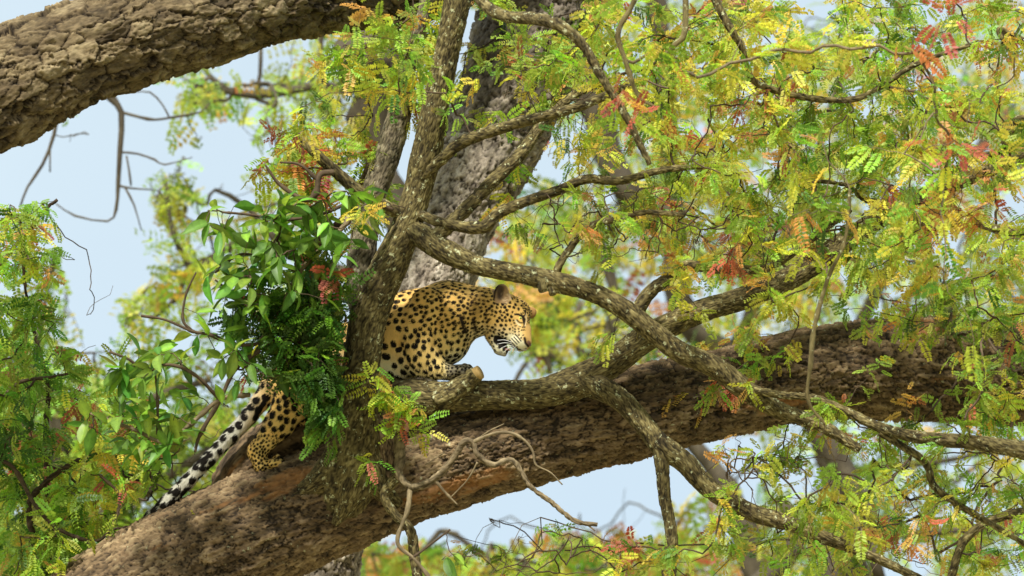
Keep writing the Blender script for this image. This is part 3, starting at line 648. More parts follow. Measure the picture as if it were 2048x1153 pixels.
# ------------------------------------------------------------------ leaves
def frond(n, L, w, hl, curl, dens=1.0, miss=.0, seed=0):
    """feathery compound leaf: rachis along +X with n pairs of small leaflets, length L, leaflet length w, half width hl"""
    r_ = np.random.default_rng(seed); V = []; F4 = []; F3 = []; S = []
    xs = np.linspace(.12, 1, n) * L
    zf = lambda x: -curl * (x / L) ** 2 * L
    q = [0, .5 * L, L]
    for x in q:
        V += [(x, -.0011, zf(x)), (x, .0011, zf(x))]; S += [.55, .55]
    F4 += [(0, 1, 3, 2), (2, 3, 5, 4)]
    for i, x in enumerate(xs):
        for sg in (-1, 1):
            if r_.random() < miss: continue
            l = w * math.sin(math.pi * (.22 + .70 * i / n)) ** .7 * r_.uniform(.88, 1.1); a = R(r_.uniform(55, 74)) * sg
            dx, dy = math.cos(a), math.sin(a); nx, ny = -dy, dx; fz = r_.uniform(-.25, .15) * l; b = len(V); z = zf(x); h = hl * r_.uniform(.85, 1.15)
            V += [(x, 0, z), (x + dx * l * .5 + nx * h, dy * l * .5 + ny * h, z + fz * .4 + h * .5), (x + dx * l, dy * l, z + fz),
                  (x + dx * l * .5 - nx * h, dy * l * .5 - ny * h, z + fz * .4 + h * .5)]
            sv = r_.uniform(.8, 1.15); S += [sv * .9, sv, sv, sv]; F3 += [(b, b + 1, b + 2), (b, b + 2, b + 3)]
    return np.array(V), np.array(F4), np.array(F3), np.array(S)
def broad(L, wd, curl, seed=0):
    r_ = np.random.default_rng(seed); t = np.array([0, .12, .3, .5, .7, .87, 1]); wv_ = np.array([.05, .42, .85, 1, .85, .45, .03]) * wd * .5
    V = []; S = []
    for i in range(7):
        x = t[i] * L; z = -curl * t[i] ** 2 * L; k = wv_[i]
        wob = r_.uniform(-.05, .05, 2) * wd
        V += [(x, -k, z + k * .42 + wob[0]), (x, -.0016, z), (x, .0016, z), (x, k, z + k * .42 + wob[1])]; S += [1.0, 1.45, 1.45, .97]
    F = [(4 * i + j, 4 * i + j + 1, 4 * i + 5 + j, 4 * i + 4 + j) for i in range(6) for j in range(3)]
    st = len(V); V += [(-.02, -.0012, .004), (-.02, .0012, .004), (0, -.0012, 0), (0, .0012, 0)]; S += [1.2] * 4; F.append((st, st + 1, st + 3, st + 2))
    return np.array(V), np.array(F), np.zeros((0, 3), int), np.array(S)
FR = [frond(11, 1.0, .25, .056, c_, miss=.04, seed=s_) for s_, c_ in ((1, .12), (2, .35), (3, .6), (4, .2), (5, -.05))]
FRL = [frond(7, 1.0, .30, .085, c_, miss=.12, seed=s_) for s_, c_ in ((11, .1), (12, .4), (13, .7))]      # fewer, wider leaflets: far crowns
FRD = [frond(9, 1.0, .24, .07, c_, miss=.08, seed=s_) for s_, c_ in ((21, .1), (22, .3), (23, .5))]       # dark shrub near the leopard
BL = [broad(1.0, .42, c_, s_) for s_, c_ in ((1, .15), (2, .35), (3, .6), (4, -.1))]
def unit(v): return v / (np.linalg.norm(v, axis=-1, keepdims=True) + 1e-9)
def bases(dirn, roll):
    """rotation matrices whose X is dirn and whose Z leans upward, rolled by roll"""
    X = unit(dirn); up = np.zeros_like(X); up[:, 2] = 1; Y = np.cross(up, X); Y = unit(Y + 1e-6); Z = np.cross(X, Y)
    c, s = np.cos(roll)[:, None], np.sin(roll)[:, None]; Y2 = Y * c + Z * s; Z2 = np.cross(X, Y2)
    return np.stack([X, Y2, Z2], 2)
def bake(protos, pos, rot, size, cols, which, tips=True):
    Vs, Q, T, Cs = [], [], [], []; b = 0
    for k, (V, F4, F3, S) in enumerate(protos):
        m = which == k; n = int(m.sum())
        if not n: continue
        P = np.einsum('nij,vj->nvi', rot[m], V) * size[m][:, None, None] + pos[m][:, None]
        Vs.append(P.reshape(-1, 3)); o = (b + np.arange(n) * len(V))[:, None, None]
        if len(F4): Q.append((F4[None] + o).reshape(-1, 4))
        if len(F3): T.append((F3[None] + o).reshape(-1, 3))
        tt = np.clip(V[:, 0], 0, 1)[None, :, None] ** 1.5 * rng.uniform(-.1, .75, (n, 1, 1)).clip(0); tipc = np.array([(.60, .50, .10), (.50, .24, .09), (.40, .48, .08)])[rng.integers(0, 3, n)][:, None]
        cc = (cols[m][:, None] * (1 - tt) + tipc * tt) if tips else cols[m][:, None]
        Cs.append(np.clip(cc * S[None, :, None], 0, 1).reshape(-1, 3)); b += n * len(V)
    c = np.vstack(Cs); fs = []
    if Q: fs.append(np.vstack(Q))
    if T: fs.append(np.vstack(T))
    return np.vstack(Vs), fs, {'col': np.c_[c, np.ones(len(c))]}
_pm = {}
def proto_mesh(key, P, mat):
    if key not in _pm:
        V, F4, F3, S = P; s = np.stack([S, S, S, np.ones(len(S))], 1)
        _pm[key] = mesh('leaf', V, [F4, F3] if len(F3) else [F4], {'shade': s}); _pm[key].materials.append(mat)
    return _pm[key]
def twigs(parent, A, B, ra, rb, bend, mat, name='twigs'):
    """many thin bent tubes in one mesh"""
    n = len(A)
    if not n: return
    T = unit(B - A); N = unit(np.cross(T, rng.normal(size=(n, 3)))); Bn = np.cross(T, N); L = np.linalg.norm(B - A, axis=1)
    ts = np.linspace(0, 1, 6); m = 6; sd = 5; rings = []; gs = []
    b1 = rng.normal(0, bend, (n, 1)) * L[:, None]; b2 = rng.normal(0, bend, (n, 1)) * L[:, None]; b3 = rng.normal(0, bend * .35, (n, m, 2)) * L[:, None, None]; b3[:, 0] = 0; b3[:, -1] = 0
    for i, t in enumerate(ts):
        c = A + (B - A) * t + N * (b1 * math.sin(math.pi * t) + b3[:, i, :1]) + Bn * (b2 * math.sin(2 * math.pi * t) + b3[:, i, 1:]); r = ra + (rb - ra) * t
        th = np.arange(sd) * 2 * np.pi / sd
        rings.append(c[:, None] + r[:, None, None] * (np.cos(th)[None, :, None] * N[:, None] + np.sin(th)[None, :, None] * Bn[:, None]))
    V = np.stack(rings, 1).reshape(-1, 3); base = np.arange(n)[:, None, None] * m * sd
    i, j = np.meshgrid(np.arange(m - 1), np.arange(sd), indexing='ij'); i, j = i.ravel(), j.ravel(); k = (j + 1) % sd
    F = np.stack([i * sd + j, i * sd + k, (i + 1) * sd + k, (i + 1) * sd + j], 1)[None] + base
    return child(name, V, [F.reshape(-1, 4)], mat, parent, {'grain': V, 'tint': np.clip(rng.uniform(.1, .8, n), 0, 1).repeat(m * sd)}, kind='stuff')
def grow(roots, pts, maxr=.010, thin=.0012):
    """connect every point to its nearest node, nearest points first; returns edges and pipe-model radii"""
    nodes = [tuple(p) for p in roots]; par = [-1] * len(roots); P = np.array(nodes); left = np.array(pts)
    dmin = np.full(len(left), 1e9); dn = np.zeros(len(left), int)
    for s in range(0, len(P), 400):
        d = np.linalg.norm(left[:, None] - P[None, s:s + 400], axis=2); m = d.min(1); a = d.argmin(1) + s; u = m < dmin; dmin[u] = m[u]; dn[u] = a[u]
    done = np.zeros(len(left), bool); order = []
    allp = list(P)
    for _ in range(len(left)):
        i = int(np.argmin(np.where(done, 1e9, dmin))); done[i] = True; par.append(int(dn[i])); allp.append(left[i]); nid = len(allp) - 1
        d = np.linalg.norm(left - left[i], axis=1); u = (d < dmin) & ~done; dmin[u] = d[u]; dn[u] = nid; order.append(i)
    allp = np.array(allp); cnt = np.ones(len(allp))
    for i in range(len(allp) - 1, len(roots) - 1, -1):
        if par[i] >= 0: cnt[par[i]] += cnt[i]
    ids = np.arange(len(roots), len(allp)); pr = np.array([par[i] for i in ids], int)
    rb = np.minimum(thin * np.sqrt(cnt[ids]), maxr); ra = np.minimum(thin * np.sqrt(np.minimum(cnt[pr], cnt[ids] * 1.6)), maxr)
    return allp[pr], allp[ids], ra, rb
GREEN, LIME, YG, YEL, ORA, RED, DKG, MID = (.15, .29, .035), (.32, .47, .06), (.50, .55, .07), (.68, .58, .09), (.62, .36, .12), (.48, .14, .09), (.07, .15, .025), (.25, .39, .055)
GREEN, LIME, YG, YEL, ORA, RED, DKG, MID = [tuple(min(.8, c*s_) for c in q) for q, s_ in zip((GREEN, LIME, YG, YEL, ORA, RED, DKG, MID), (1.1,1.15,1.15,1.1,1.1,1.1,1.1,1.15))]
PAL = np.array([GREEN, LIME, YG, YEL, ORA, RED, DKG, MID])
def grid_points(rows, per, d0, d1, x0=0, y0=0, cs=64):
    out = []
    for r_, row in enumerate(rows):
        for c_, ch in enumerate(row):
            v = 0 if ch in ' .' else int(ch)
            n = rng.poisson(v * per)
            for _ in range(n): out.append((x0 + (c_ + rng.random()) * cs, y0 + (r_ + rng.random()) * cs, rng.uniform(d0, d1)))
    return np.array(out)
def inside(poly, x, y):
    c = np.zeros(x.shape, bool); n = len(poly)
    for i in range(n):
        (x0, y0), (x1, y1) = poly[i], poly[(i + 1) % n]
        c ^= ((y0 > y) != (y1 > y)) & (x < (x1 - x0) * (y - y0) / (y1 - y0 + 1e-9) + x0)
    return c
# gaps of the crown, where nothing hangs: open sky, the animal, the stems
CHIN = [(880, 748), (905, 722), (945, 684), (975, 668), (1000, 715), (1060, 712), (1100, 765), (960, 775), (890, 762)]
UNDER = [(800, 1080), (900, 1012), (1100, 965), (1300, 915), (1320, 1000), (1290, 1050), (1180, 1060), (1100, 1030), (1010, 1090), (880, 1080)]
UNDER2 = [(1350, 890), (1530, 858), (1500, 960), (1400, 940)]
LSKY = [(110, 330), (250, 290), (300, 330), (285, 560), (225, 590), (205, 705), (150, 690), (130, 560)]
LSKY2 = [(0, 290), (110, 260), (240, 190), (350, 160), (350, 210), (330, 330), (100, 400), (0, 400)]
LSKY3 = [(430, 240), (520, 300), (500, 400), (440, 400), (390, 340)]
LEO = [(762, 610), (830, 570), (920, 550), (975, 568), (1000, 556), (1080, 600), (1080, 700), (1010, 725), (970, 765), (870, 765), (762, 735)]
TAIL = [(215, 1065), (425, 835), (520, 755), (560, 790), (608, 800), (606, 850), (580, 942), (490, 955), (470, 915), (330, 1045), (290, 1085)]
STEM = [(684, 950), (692, 640), (745, 560), (775, 540), (800, 470), (830, 330), (880, 330), (840, 480), (790, 600), (772, 740), (758, 960)]
NEARC = [CHIN, UNDER, LSKY, LSKY2, LEO, TAIL, STEM]; FARC = [CHIN, UNDER, UNDER2, LSKY, LSKY2, LSKY3]
def sprigs(parent, pts, roots, palfn, nf, size, protos, mat_o, mat_b, n_obj, twmat, key, droop=.35, whorl=False, bend=.055, maxr=.010, thin=.0013, minsize=.7, link_twigs=True, scat=.05, maxedge=None, clear=NEARC):
    """fronds round every point, the nearest n_obj as objects of their own, the rest as one part"""
    c = W(pts[:, 0], pts[:, 1], pts[:, 2]); A, B, ra, rb = grow(roots, c, maxr, thin)
    if link_twigs:
        if maxedge:
            k_ = np.linalg.norm(B - A, axis=1) < maxedge; twigs(parent, A[k_], B[k_], ra[k_], rb[k_], bend, twmat)
        else: twigs(parent, A, B, ra, rb, bend, twmat)
    px, py, pd = project(B); n = rng.poisson(nf, len(B)).clip(1); rep = np.repeat(np.arange(len(B)), n)
    dr = unit(B - A)[rep]
    if whorl: D = unit(dr * .55 + rng.normal(0, .62, (len(rep), 3)) + (0, 0, -droop * .3))
    else: D = unit(dr * .45 + rng.normal(0, .62, (len(rep), 3)) * (1, .8, .8) + (0, 0, -droop))
    pos = B[rep] + (A - B)[rep] * (rng.random(len(rep)) ** 1.5 * (.12 if whorl else .55))[:, None] * np.minimum(1, .35 / (np.linalg.norm(B - A, axis=1) + .01))[rep][:, None] + rng.normal(0, scat * (0.15 if whorl else 1), (len(rep), 3)) * .35
    ext = []
    tA, tB = pos, None
    sz = size * rng.uniform(minsize, 1.15, len(rep)) * (pd[rep] / 16) ** 0
    rot = bases(D, rng.normal(0, .9 if not whorl else .7, len(rep))); wh = rng.integers(0, len(protos), len(rep))
    pal = palfn(px, py, pd, rep); pal = np.clip(pal * rng.normal(1, .13, (len(rep), 3)) * rng.uniform(.75, 1.2, (len(rep), 1)), .01, .85)
    fx, fy, fd = project(pos); ok = np.ones(len(rep), bool)
    for t_ in (0, .5, .95):
        qx, qy, _ = project(pos + unit(D) * (sz * t_)[:, None])
        for pl in clear: ok &= ~inside(pl, qx, qy)
    inv = ok & (fx > 5) & (fx < 2043) & (fy > 5) & (fy < 1148)
    obj_idx = np.array([], int)
    if n_obj:
        cand = np.nonzero(inv)[0]; near = cand[np.argsort(fd[cand] - sz[cand] * 6)][:n_obj]; obj_idx = near
        L = np.array(parent.location)
        for i in near:
            me = proto_mesh(key + str(wh[i]), protos[wh[i]], mat_o); o = bpy.data.objects.new('leaf', me); col.objects.link(o); o.parent = parent
            Mx = Matrix([list(rot[i][r_] * sz[i]) + [float(pos[i][r_] - L[r_])] for r_ in range(3)] + [[0, 0, 0, 1]]); o.matrix_local = Mx
            o.color = tuple(float(q) for q in pal[i]) + (1,)
    m = ok.copy(); m[obj_idx] = False
    if m.any():
        v, f, a = bake(protos, pos[m], rot[m], sz[m], pal[m], wh[m], protos is FR or protos is FRL); child('foliage', v, f, mat_b, parent, a, smooth=False, kind='stuff')
    return B
def pick(w, n): w = np.array(w, float); return PAL[rng.choice(8, n, p=w / w.sum())]
def palette(base, blobs):
    """sprig-coherent palette: weights over PAL, changed inside ellipses (cx, cy, rx, ry, weights)"""
    def f(px, py, pd, rep):
        n = len(px); Wt = np.tile(np.array(base, float), (n, 1))
        for cx, cy, rx, ry, w in blobs:
            k = np.exp(-(((px - cx) / rx) ** 2 + ((py - cy) / ry) ** 2))[:, None]; Wt = Wt * (1 - k) + np.array(w) * k
        Wt /= Wt.sum(1)[:, None]; ordp = [6, 0, 7, 1, 2, 3, 4, 5]; cs_ = Wt[:, ordp].cumsum(1); q_ = np.clip(.5 + .85 * fbm(np.stack([px / 130, py / 130, pd * 3], 1), 2, 17) + rng.normal(0, .16, n), .001, .999); s = (q_[:, None] > cs_[:, ]).sum(1).clip(0, 7)
        PO = PAL[ordp]; out = PO[s][rep]; r2 = (rng.random((len(rep), 1)) > cs_[rep]).sum(1).clip(0, 7); sw = rng.random(len(rep)) < .30
        out = np.where(sw[:, None], PO[r2], out); return out
    return f
def skel(*keys, step=.05):
    out = []
    for k in keys: out.append(spline(SK[k], step)[0])
    return np.vstack(out)
#        G   L   YG  Y   O   R   DK  MID
base_r = (2.2, 3.4, 4.2, 2.1, .95, .5, .9, 3.0)
green_w = (3, 3, .6, .3, .2, .35, 1.2, 3); red_w = (1, 2, 1, .8, 2.4, 2.6, .3, 1.5); ora_w = (.8, 1.6, 3.4, 3.6, 2.6, .5, 0, .8); yel_w = (.6, 2.6, 5.5, 3, .5, .1, 0, 1.4)
blobs_r = [(1010, 100, 160, 110, green_w), (840, 60, 120, 80, green_w), (1320, 130, 130, 110, ora_w), (1560, 60, 200, 90, yel_w), (1950, 430, 90, 120, ora_w), (1900, 300, 80, 80, red_w),
    (1470, 130, 60, 60, ora_w), (1420, 290, 60, 160, yel_w), (1230, 1060, 110, 60, red_w), (1470, 775, 90, 45, red_w), (1350, 740, 70, 60, red_w), (1580, 790, 110, 45, red_w), (1700, 1000, 90, 90, yel_w),
    (1560, 590, 90, 90, yel_w), (1700, 320, 110, 110, (2, 4, 4, 2, .5, .2, .3, 2)), (1080, 390, 60, 60, (2, 3, 1, .5, 1, 2.5, 1, 2)), (1290, 570, 60, 60, red_w), (1380, 470, 70, 60, red_w), (700, 110, 60, 50, yel_w),
    (1870, 780, 130, 90, (1.5, 4, 4, 2, .5, .2, 0, 2)), (1970, 120, 60, 60, red_w), (1020, 500, 70, 40, green_w), (1790, 1060, 80, 50, red_w), (1990, 680, 80, 80, green_w), (800, 780, 0.1, 0.1, red_w)]
G_R = ["..........3342355567888888885556666",
       "..........5542446788889999996356666",
       "..........3224335578889999998556888",
       ".........322.2222336878888888888888",
       ".........532.112223378888888888888",
       ".........4331111333367777888888888",
       "...........21..12223457889966888888",
       "................212345666666776777",
       "................1111334656676767666",
       ".................1.11223564568665555",
       "..................11122211123464444",
       "...................1.11211111464444",
       "....................1232333243545444",
       "......................1.34445344444",
       "......................23345543333444",
       "...............1......22335643334555",
       "..............1222122222335643445555",
       "..............2332444233335554455555"]
G_R = [".........." + r[10:] if False else r for r in G_R]
top = ["..........233323444577888888886666"] * 2
ptsR = grid_points(G_R, .6, 15.0, 17.6); ptsR2 = grid_points(top + G_R[:0], .18, 15.2, 17.4, 0, -128); ptsR3 = grid_points(["..............3334443333344443334444"] * 2, .15, 15.2, 17, 0, 1152)
ptsR = np.vstack([ptsR, ptsR2, ptsR3])
rootsR = skel('B1', 'B2', 'B2b', 'B2c', 'B3', 'B4', 'B6', 'B8', 'B9', 'B10', 'B11', 'B13', 'B17', 'B18', 'B19', 'B16', 'S1', 'S2')
sprigs(young, ptsR, rootsR, palette(base_r, blobs_r), 11, .096, FR, M['leaf_o'], M['leaf'], 170, M['twig'], 'fr', thin=.0013, maxr=.007, minsize=.5)
G_N = ["...................22.23422232..", "...................43122322221..", "...................432123321..1.", "...................3212233222221", "....................1.1223322212", "....................1..1233222122", "......................1122..2222", ".......................1.2..111.", "........................2....1..", "........................31...1..", ".............................2..", ".............................21.", "............................121.", "...........................1....", "..........................2.....", "..........................31....", "..........................21...."]
ptsN = grid_points(G_N, .26, 13.9, 14.8)
sprigs(near_s, ptsN, skel('B12', 'B14', 'B15', 'B7'), palette((.8, 2, 4, 2.6, 1.6, .3, 0, 1), blobs_r), 5.5, .125, FR, M['leaf_o'], M['leaf'], 200, M['bark_pale'], 'frn', thin=.0014, maxr=.007)
# small sprigs on the stems, round the fork and in front of the limb
def blobpts(l, d0, d1):
    out = []
    for cx, cy, rx, ry, n in l:
        for _ in range(n):
            a = rng.random() * 2 * np.pi; r_ = math.sqrt(rng.random()); out.append((cx + rx * r_ * math.cos(a), cy + ry * r_ * math.sin(a), rng.uniform(d0, d1)))
    return np.array(out)
sprigs(young, blobpts([(750, 770, 32, 26, 9), (800, 815, 36, 40, 13), (835, 850, 18, 26, 6), (745, 925, 14, 16, 3)], 15.5, 15.6), W(np.array([775, 790, 750]), np.array([790, 850, 930]), np.array([15.64, 15.62, 15.7])),
       palette((2, 3, 2, 1.5, 1.5, 1.8, 0, 1), [(835, 860, 30, 40, yel_w), (745, 750, 30, 20, red_w)]), 3.2, .095, FRD, M['leaf_o'], M['leaf'], 60, M['twig'], 'frs', thin=.001, clear=[LEO])
# dark feathery shrub hiding the leopard's flank
sh = thing('dark_fern_shrub', 'dense dark green feathery shrub left of the stem, hiding the leopard flank', 'shrub', W(640, 880, 15.6))
ptsS = blobpts([(640, 650, 55, 60, 38), (640, 740, 50, 60, 44), (655, 810, 34, 46, 26), (590, 640, 70, 55, 30), (560, 690, 70, 40, 22), (600, 730, 30, 30, 8), (500, 640, 60, 50, 18), (650, 580, 50, 50, 22), (590, 590, 50, 40, 14), (540, 730, 40, 24, 6), (660, 870, 18, 20, 4), (670, 520, 20, 40, 6)], 15.36, 15.66)
sprigs(sh, ptsS, W(np.array([690, 690, 692]), np.array([900, 760, 640]), np.full(3, 15.6)), palette((4, .9, .1, .05, .1, .2, 8, 1.6), []), 6, .105, FRD, M['leaf_o'], M['leaf'], 300, M['twig'], 'frd', thin=.0011, maxr=.006, droop=.05)
# broad-leaved climber at the left
bl = thing('broad_leaved_climber', 'climber with broad pointed glossy green leaves, left of the leopard', 'shrub', W(560, 860, 15.5))
BW = {}
def btw(p, r0=4): return [(x, y, d, r0 * (1 - .5 * i / len(p))) for i, (x, y, d) in enumerate(p)]
Bs = [btw([(700, 420, 15.6), (690, 450, 15.55), (640, 500, 15.5), (600, 545, 15.45), (570, 600, 15.45), (540, 660, 15.45)], 6), btw([(785, 420, 15.6), (720, 400, 15.5), (640, 430, 15.45), (560, 440, 15.45), (500, 430, 15.4), (445, 425, 15.4)], 4),
      btw([(600, 545, 15.45), (540, 520, 15.4), (480, 510, 15.4), (430, 545, 15.4)], 4), btw([(570, 680, 15.45), (480, 690, 15.4), (420, 670, 15.35), (385, 663, 15.35), (330, 640, 15.35), (282, 632, 15.35)], 4),
      btw([(385, 663, 15.35), (366, 640, 15.35), (372, 590, 15.35), (392, 545, 15.35)], 3), btw([(500, 790, 15.45), (440, 800, 15.4), (380, 850, 15.4), (330, 885, 15.35), (270, 860, 15.35), (215, 840, 15.35), (160, 820, 15.35)], 5),
      btw([(440, 800, 15.4), (390, 750, 15.35), (340, 730, 15.35), (290, 738, 15.35), (255, 718, 15.35), (219, 704, 15.35)], 4), btw([(520, 700, 15.4), (470, 740, 15.4), (440, 800, 15.4), (400, 870, 15.4), (390, 905, 15.4)], 5),
      btw([(540, 660, 15.45), (480, 600, 15.4), (430, 560, 15.4)], 3), btw([(820, 1120, 15.6), (860, 1090, 15.6), (900, 1060, 15.55)], 3), btw([(315, 870, 15.35), (315, 800, 15.35), (310, 740, 15.35)], 3)]
for i, p_ in enumerate(Bs):
    br('branch', p_, 130 + i, 'twig' if i not in (0, 5) else 'bark_pale', sides=9, parent=bl)
rb_ = np.vstack([spline(p_, .05)[0] for p_ in Bs])
ptsB = blobpts([(x_, y_, rx_ * 1.25, ry_ * 1.3, n_b) for x_, y_, rx_, ry_, n_b in [(470, 440, 50, 30, 9), (540, 470, 60, 40, 14), (600, 440, 60, 50, 14), (660, 410, 40, 30, 8), (520, 540, 70, 40, 14), (450, 560, 50, 25, 8), (600, 540, 50, 40, 7), (670, 480, 30, 30, 5), (520, 620, 60, 35, 9), (420, 690, 50, 18, 6), (470, 720, 60, 30, 9), (520, 760, 40, 20, 6),
    (300, 740, 60, 40, 14), (330, 790, 60, 40, 12), (230, 840, 60, 26, 9), (280, 880, 70, 40, 12), (370, 890, 50, 30, 8), (310, 930, 40, 30, 6), (400, 880, 20, 40, 4), (440, 840, 20, 40, 4), (355, 960, 30, 20, 3), (700, 470, 20, 20, 2), (730, 400, 30, 20, 4), (895, 1080, 25, 28, 3), (640, 610, 30, 20, 2), (400, 630, 10, 10, 1)]], 15.2, 15.5)
sprigs(bl, ptsB, rb_, lambda px, py, pd, rep: np.where(rng.random((len(rep), 1)) < .55, np.array([[.10, .20, .03]]), np.array([[.21, .35, .05]])), 2.5, .116, BL, M['broad'], M['broad_b'], 300, M['twig'], 'brd', whorl=True, thin=.0014, maxr=.005)
# feathery tree at the left edge
lt = thing('left_feathery_tree', 'feathery green tree with some orange tips along the left edge', 'tree', W(60, 1500, 16.6))
SK['L1'] = [(96, 1200, 16.6, 7), (95, 1000, 16.5, 5), (92, 850, 16.4, 4.5), (96, 780, 16.4, 4), (78, 700, 16.4, 3), (62, 640, 16.4, 2.5), (50, 570, 16.4, 2), (40, 440, 16.4, 1.5)]
SK['L2'] = [(-60, 830, 16.2, 5), (0, 800, 16.2, 5), (40, 765, 16.2, 4), (100, 755, 16.2, 3), (150, 745, 16.2, 2)]
SK['L3'] = [(-60, 600, 16.6, 7), (0, 530, 16.6, 4), (40, 480, 16.6, 3), (90, 420, 16.6, 2), (115, 400, 16.6, 2)]
SK['L4'] = [(70, 1180, 16.2, 7), (66, 1080, 16.2, 6), (62, 1000, 16.2, 5), (140, 930, 16.2, 4), (230, 900, 16.2, 3)]
SK['L5'] = [(-50, 925, 16, 5), (20, 930, 16, 4), (70, 1010, 16, 4), (120, 1060, 16, 4), (200, 1080, 16, 3), (240, 1000, 16, 3), (200, 950, 16, 3)]
for i, k in enumerate(('L1', 'L2', 'L3', 'L4', 'L5')): br('branch', SK[k], 150 + i, 'twig', sides=9, parent=lt)
G_L = ["54......", "661.....", "5411....", "751.....", "7521....", "5431....", "54331...", "765442..", "99877531", "99988753", "99998742", "9999875.", "9999874.", "999886.."]
ptsL = grid_points(G_L, .9, 15.8, 17.0, 0, 400); ptsL2 = grid_points(["7", "7", "8", "8", "9", "9", "9", "9", "9", "9", "9"], .5, 15.8, 17, -70, 430)
sprigs(lt, np.vstack([ptsL, ptsL2]), skel('L1', 'L2', 'L3', 'L4', 'L5'), palette((3, 3, .6, .4, .2, .2, 1.6, 3), [(60, 520, 70, 90, (2, 3, 2, 1.6, 1.1, .2, .3, 1.5)), (170, 960, 50, 40, yel_w), (100, 1100, 120, 60, (3, 3, 1, 1, .2, .1, 1, 3)), (60, 920, 100, 80, (3, 1, 0, 0, 0, 0, 5, 2))]),
       7, .105, FRD, M['leaf_o'], M['leaf'], 300, M['twig'], 'frl', thin=.0012, maxr=.006)
# left-side sprays from the young tree's side branch (yellow green, by the two stems)
SK['M1'] = [(667, 345, 15.52, 6), (640, 350, 15.5, 6), (632, 385, 15.5, 6), (610, 400, 15.5, 5), (560, 370, 15.5, 4), (530, 330, 15.5, 2)]
SK['M2'] = [(635, 360, 15.5, 4), (600, 330, 15.5, 3), (560, 325, 15.5, 2)]; SK['M3'] = [(742, 330, 15.9, 9), (728, 370, 15.95, 11), (715, 400, 16, 10), (690, 440, 16, 11), (640, 480, 16, 11), (600, 520, 16, 9)]
for i, k in enumerate(('M1', 'M2', 'M3')): br('branch', SK[k], 170 + i, 'twig', sides=9, parent=young)
sprigs(young, blobpts([(600, 260, 45, 26, 9), (560, 340, 50, 26, 8), (620, 300, 40, 30, 4), (690, 290, 60, 26, 6), (700, 110, 50, 26, 6), (735, 150, 40, 30, 4), (800, 170, 30, 40, 5), (690, 340, 60, 20, 4), (640, 380, 60, 20, 3), (780, 40, 80, 50, 12), (750, 380, 30, 15, 3), (845, 70, 35, 60, 12), (832, 190, 18, 60, 9)], 15.7, 16.15),
       np.vstack([skel('B5', 'M1', 'M2', 'S2')]), palette((2, 2.5, 2.5, 1.2, .6, .3, .8, 2), [(710, 115, 50, 40, yel_w), (650, 350, 50, 40, red_w), (780, 190, 60, 60, green_w)]), 3.6, .125, FR, M['leaf_o'], M['leaf'], 70, M['twig'], 'frm', thin=.0012, maxr=.005)
# bare dark twigs criss-crossing between the branches
for reg, keys in (([(1230, 450, 190, 90, 150), (1500, 470, 150, 110, 90)], ('B1', 'B9', 'B4', 'B8')), ([(1750, 1000, 330, 150, 190), (1500, 900, 100, 80, 26)], ('B2b', 'B13', 'B10', 'B19')), ([(1120, 1110, 220, 45, 60), (1010, 1030, 40, 40, 10)], ('B2c', 'B2b')), ([(1080, 200, 120, 90, 60), (1650, 350, 350, 250, 170)], ('B3', 'B6', 'B17', 'B18', 'B11'))):
    pb = blobpts(reg, 15.2, 16.2); pb = pb[~inside(UNDER, pb[:, 0], pb[:, 1])]
    A_, B_, ra_, rb_2 = grow(skel(*keys), W(pb[:, 0], pb[:, 1], pb[:, 2]), .0035, .0009); k_ = np.linalg.norm(B_ - A_, axis=1) < .7
    twigs(young, A_[k_], B_[k_], ra_[k_], rb_2[k_], .055, M['twig'])
# ------------------------------------------------------------------ trees further back, out of focus
def far_tree(label, path, extra, pts, pal, size, seed, protos=FRL, nf=4, thin=.0025, mat='bark_far', link=True):
    t = thing('background_tree', label, 'tree', W(path[0][0], path[0][1], path[0][2]), 'trees in the blurred background')
    rr = []
    for i, p_ in enumerate([path] + extra):
        v, f, a = tube(p_, .12, 16, None, seed + i); child('trunk' if i == 0 else 'branch', v, f, M[mat], t, a); rr.append(spline(p_, .15)[0])
    sprigs(t, pts, np.vstack(rr), pal, nf, size, protos, M['leaf_o'], M['leaf'], 0, M['bark_far'], 'x', thin=thin, maxr=.03, scat=.2, link_twigs=link, clear=FARC, maxedge=.8)
    return t
yfar = palette((1.5, 3.2, 4, 2, .6, .2, .3, 2.4), []); gfar = palette((3, 3, 1, .6, .4, .1, 1.5, 3), []); ofar = palette((1.6, 3, 3.6, 2.2, .9, .3, .3, 2), [])
